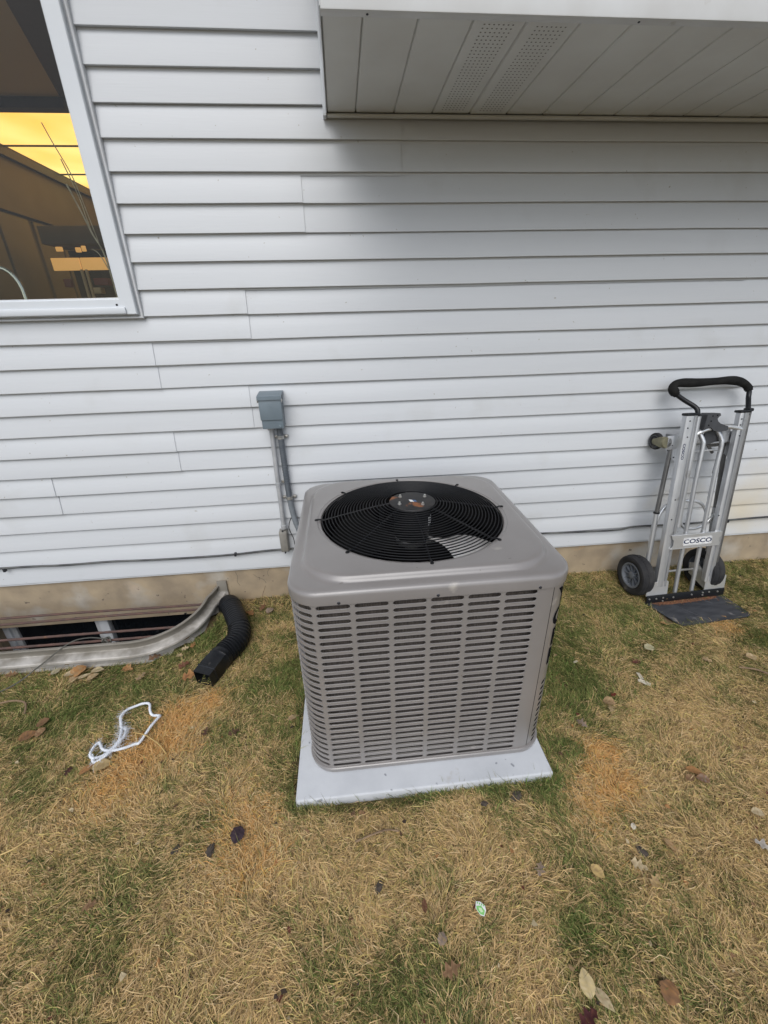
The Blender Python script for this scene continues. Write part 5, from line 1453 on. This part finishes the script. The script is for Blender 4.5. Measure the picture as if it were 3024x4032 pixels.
GREEN = [(.94, -.76, .22, .8), (1.0, -.50, .30, .5), (.80, -.75, .12, .7), (.76, -1.12, .07, .8), (.63, -1.24, .09, .9), (.45, -1.235, .08, .7), (.20, -1.235, .07, .6), (-.34, -.62, .16, .7), (-.30, -.95, .08, .6), (-.32, -1.15, .06, .5), (-.72, -.30, .12, .55), (-.83, -.30, .10, .9), (-1.25, -.62, .30, .55), (-1.6, -.55, .25, .5), (-1.05, -.42, .15, .5),
         (.68, -1.57, .05, .7), (.565, -1.61, .05, .8), (.62, -1.50, .10, .4), (2.04, -.64, .12, .7), (1.25, -.85, .22, .35), (-.80, -1.45, .20, .15), (-.6, -.98, .10, .4), (-.45, -.95, .14, .45), (.85, -1.50, .10, .4), (.1, -1.66, .10, .25), (-.42, -.40, .14, .45), (1.4, -.45, .25, .5), (2.3, -.25, .4, .4), (.75, -1.70, .15, .3), (-.15, -1.62, .10, .3)]
TANP = [(1.25, -1.10, .22, .7), (1.35, -1.35, .25, .6), (.02, -1.36, .10, .6), (-.05, -1.44, .10, .5), (-.29, -1.40, .12, .6), (-.42, -1.52, .14, .5), (.34, -1.40, .10, .6), (.25, -1.33, .12, .5), (-.30, -1.60, .14, .6), (.40, -1.72, .12, .5), (1.0, -1.15, .16, .5), (-.9, -1.15, .2, .3), (.95, -1.7, .2, .3), (1.1, -1.5, .15, .4), (1.8, -.60, .15, .4)]
ORGP = [(-.787, -.806, .085, 1.0), (-.69, -.73, .06, .8), (-.876, -.943, .09, .9), (-.93, -1.05, .10, .6), (-.80, -.90, .08, .8), (-.42, -1.24, .10, .45), (-.38, -1.34, .08, .5), (.893, -1.13, .055, 1.0), (.875, -1.25, .07, .9), (.77, -1.32, .07, .55), (.82, -1.19, .05, .6), (1.95, -.52, .07, .6)]
def blob(x, y, L):
    out = np.zeros_like(x)
    for cx, cy, r, w in L:
        d2 = ((x-cx)**2 + (y-cy)**2)/(r*r)
        out = np.maximum(out, w*np.exp(-d2*0.8))
    return out

def grass(n):
    # sample the visible trapezoid of lawn, denser towards the camera
    t = rng.random(n*3)
    y = 0.015 - 2.12*t
    hw_l = -2.35 + 1.15*t; hw_r = 3.0 - 1.75*t
    x = hw_l + (hw_r - hw_l)*rng.random(n*3)
    keep = rng.random(n*3) < (hw_r - hw_l)/5.4
    inwell = np.array([inside_well(a, b, 0.03) for a, b in zip(x, y)])
    keep &= ~inwell
    keep &= ~((x > -.262) & (x < .672) & (y > -1.211) & (y < -.28))
    lx = (x - TO.x)*tX.x + (y - TO.y)*tX.y; lb_ = (x - TO.x)*tB.x + (y - TO.y)*tB.y
    keep &= ~((np.abs(lx) < .235) & (lb_ < .0) & (lb_ > -.205))
    bare = (x > -.80) & (x < -.26) & (y > -.14) & (rng.random(n*3) < .55)
    keep &= ~bare
    keep &= ~((y > -.03) & (rng.random(n*3) < .35))
    x, y = x[keep][:n], y[keep][:n]
    n = len(x)
    nz1 = value_noise(x, y, 4.5, 1); nz2 = value_noise(x, y, 13.0, 2); nz3 = value_noise(x, y, 34.0, 3)
    dens = value_noise(x, y, 22.0, 9)*0.5 + nz3*0.5
    sel = rng.random(n) < np.clip(0.25 + 1.6*dens, 0, 1)
    x, y, nz1, nz2, nz3 = x[sel], y[sel], nz1[sel], nz2[sel], nz3[sel]
    n = len(x)
    gz_ = blob(x, y, GREEN); tz = blob(x, y, TANP); oz = blob(x, y, ORGP)
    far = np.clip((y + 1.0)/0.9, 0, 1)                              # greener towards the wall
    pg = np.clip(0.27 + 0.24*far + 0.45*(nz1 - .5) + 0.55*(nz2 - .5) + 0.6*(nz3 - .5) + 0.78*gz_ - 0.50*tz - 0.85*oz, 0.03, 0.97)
    pdx = np.maximum(np.maximum(-.257 - x, x - .667), 0); pdy = np.maximum(np.maximum(-1.206 - y, y + .285), 0)
    rimg = np.hypot(pdx, pdy) < .030                                # tufts standing along the pad's edge
    pg = np.where(rimg, np.clip(pg + .35, 0, .95), pg)
    green = rng.random(n) < pg
    flow = 2.2 + 2.4*(value_noise(x, y, 1.6, 5) - .5) + 5.0*(value_noise(x, y, 7.0, 6) - .5)
    head = flow + rng.normal(0, 0.85, n)
    L = np.where(green, rng.gamma(9, .0048, n), rng.gamma(8, .0060, n))
    L = np.clip(L*.86, .014, .085)
    w = np.where(green, rng.uniform(.0011, .0020, n), rng.uniform(.0010, .0021, n))
    e0 = np.where(green, rng.uniform(.15, .95, n), rng.uniform(-.08, .48, n))
    edge = (gz_ > .55)
    e0 = np.where(edge & green, rng.uniform(.4, 1.3, n), e0)
    L = np.where(rimg & green, L*1.15, L)
    e0 = np.where(rimg & green, rng.uniform(.55, 1.4, n), e0)
    e1 = e0 - rng.uniform(.2, 1.25, n)
    h2 = head + rng.normal(0, .5, n)
    z0 = -0.225 + 0.02*y + 0.006*np.sin(2.1*x + .7)*np.cos(1.7*y) + rng.uniform(-.002, .014, n)*np.where(green, .5, 1.0) - 0.004
    p0 = np.stack([x, y, z0], 1)
    d0_ = np.stack([np.cos(head)*np.cos(e0), np.sin(head)*np.cos(e0), np.sin(e0)], 1)
    d1_ = np.stack([np.cos(h2)*np.cos(e1), np.sin(h2)*np.cos(e1), np.sin(e1)], 1)
    p1 = p0 + d0_*(L*.52)[:, None]
    p2 = p1 + d1_*(L*.48)[:, None]
    p2[:, 2] = np.maximum(p2[:, 2], z0 + .001)
    tilt = rng.normal(0, .5, n)
    sd = np.stack([-np.sin(head)*np.cos(tilt), np.cos(head)*np.cos(tilt), np.sin(tilt)], 1)*(w/2)[:, None]
    V = np.empty((n, 5, 3), np.float32)
    V[:, 0] = p0 - sd*.8; V[:, 1] = p0 + sd*.8; V[:, 2] = p1 - sd; V[:, 3] = p1 + sd; V[:, 4] = p2
    # colours: individual blades differ in their own colour
    G = np.array([(.052, .066, .026), (.078, .090, .036), (.105, .112, .050), (.135, .130, .062), (.036, .048, .022)])
    T = np.array([(.40, .305, .165), (.49, .39, .235), (.32, .245, .140), (.25, .19, .112), (.57, .47, .31), (.18, .135, .085)])
    O = np.array([(.43, .280, .115), (.50, .35, .16), (.36, .215, .085), (.54, .40, .21)])
    c = np.where(green[:, None], G[rng.choice(5, n, p=[.24, .28, .22, .12, .14])], T[rng.choice(6, n, p=[.25, .18, .22, .18, .07, .10])])
    isO = (~green) & (rng.random(n) < np.clip(oz*1.25, 0, .97))
    c = np.where(isO[:, None], O[rng.integers(0, 4, n)], c)
    olive = (~green) & (rng.random(n) < .22*(1-oz))
    c = np.where(olive[:, None], c*np.array([.72, .80, .62]), c)
    lush = green & (rng.random(n) < .5*gz_)
    c = np.where(lush[:, None], np.array([.046, .078, .024])*rng.uniform(.6, 1.3, n)[:, None], c)
    c = c*rng.uniform(.38, 1.45, n)[:, None]*np.where(green, 2.7, 2.35)[:, None]*np.where(green[:, None], np.array([1.0, .93, .76]), np.where(isO[:, None], np.array([1.10, 1.0, .90]), np.array([1.06, .985, .86])))
    c = c*np.minimum(1.0, .74/c.max(axis=1))[:, None]                  # no blade brighter than bleached straw
    col = np.ones((n, 5, 4), np.float32)
    col[:, :, :3] = c[:, None, :]
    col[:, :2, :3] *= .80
    tipdry = rng.random(n) < .3
    col[:, 4, :3] = np.where((green & tipdry)[:, None], np.array([.30, .23, .11]), col[:, 4, :3])
    idx = np.arange(n)[:, None]*5
    me = bpy.data.meshes.new('grass')
    loops = np.concatenate([idx + np.array([[0, 1, 3, 2]]), idx + np.array([[2, 3, 4]])], 1).astype(np.int32)
    me.vertices.add(n*5); me.loops.add(n*7); me.polygons.add(n*2)
    me.vertices.foreach_set('co', V.ravel())
    me.loops.foreach_set('vertex_index', loops.ravel())
    ls = (np.arange(n)[:, None]*7 + np.array([[0, 4]])).astype(np.int32)
    me.polygons.foreach_set('loop_start', ls.ravel())
    me.update(calc_edges=True)
    me.shade_smooth()
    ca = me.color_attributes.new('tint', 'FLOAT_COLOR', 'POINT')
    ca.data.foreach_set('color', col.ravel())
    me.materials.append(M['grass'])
    o = link('grass', me)
    tag(o, 'short matted winter lawn of straw and green blades', 'grass', kind='stuff')
    return n
grass(700000)
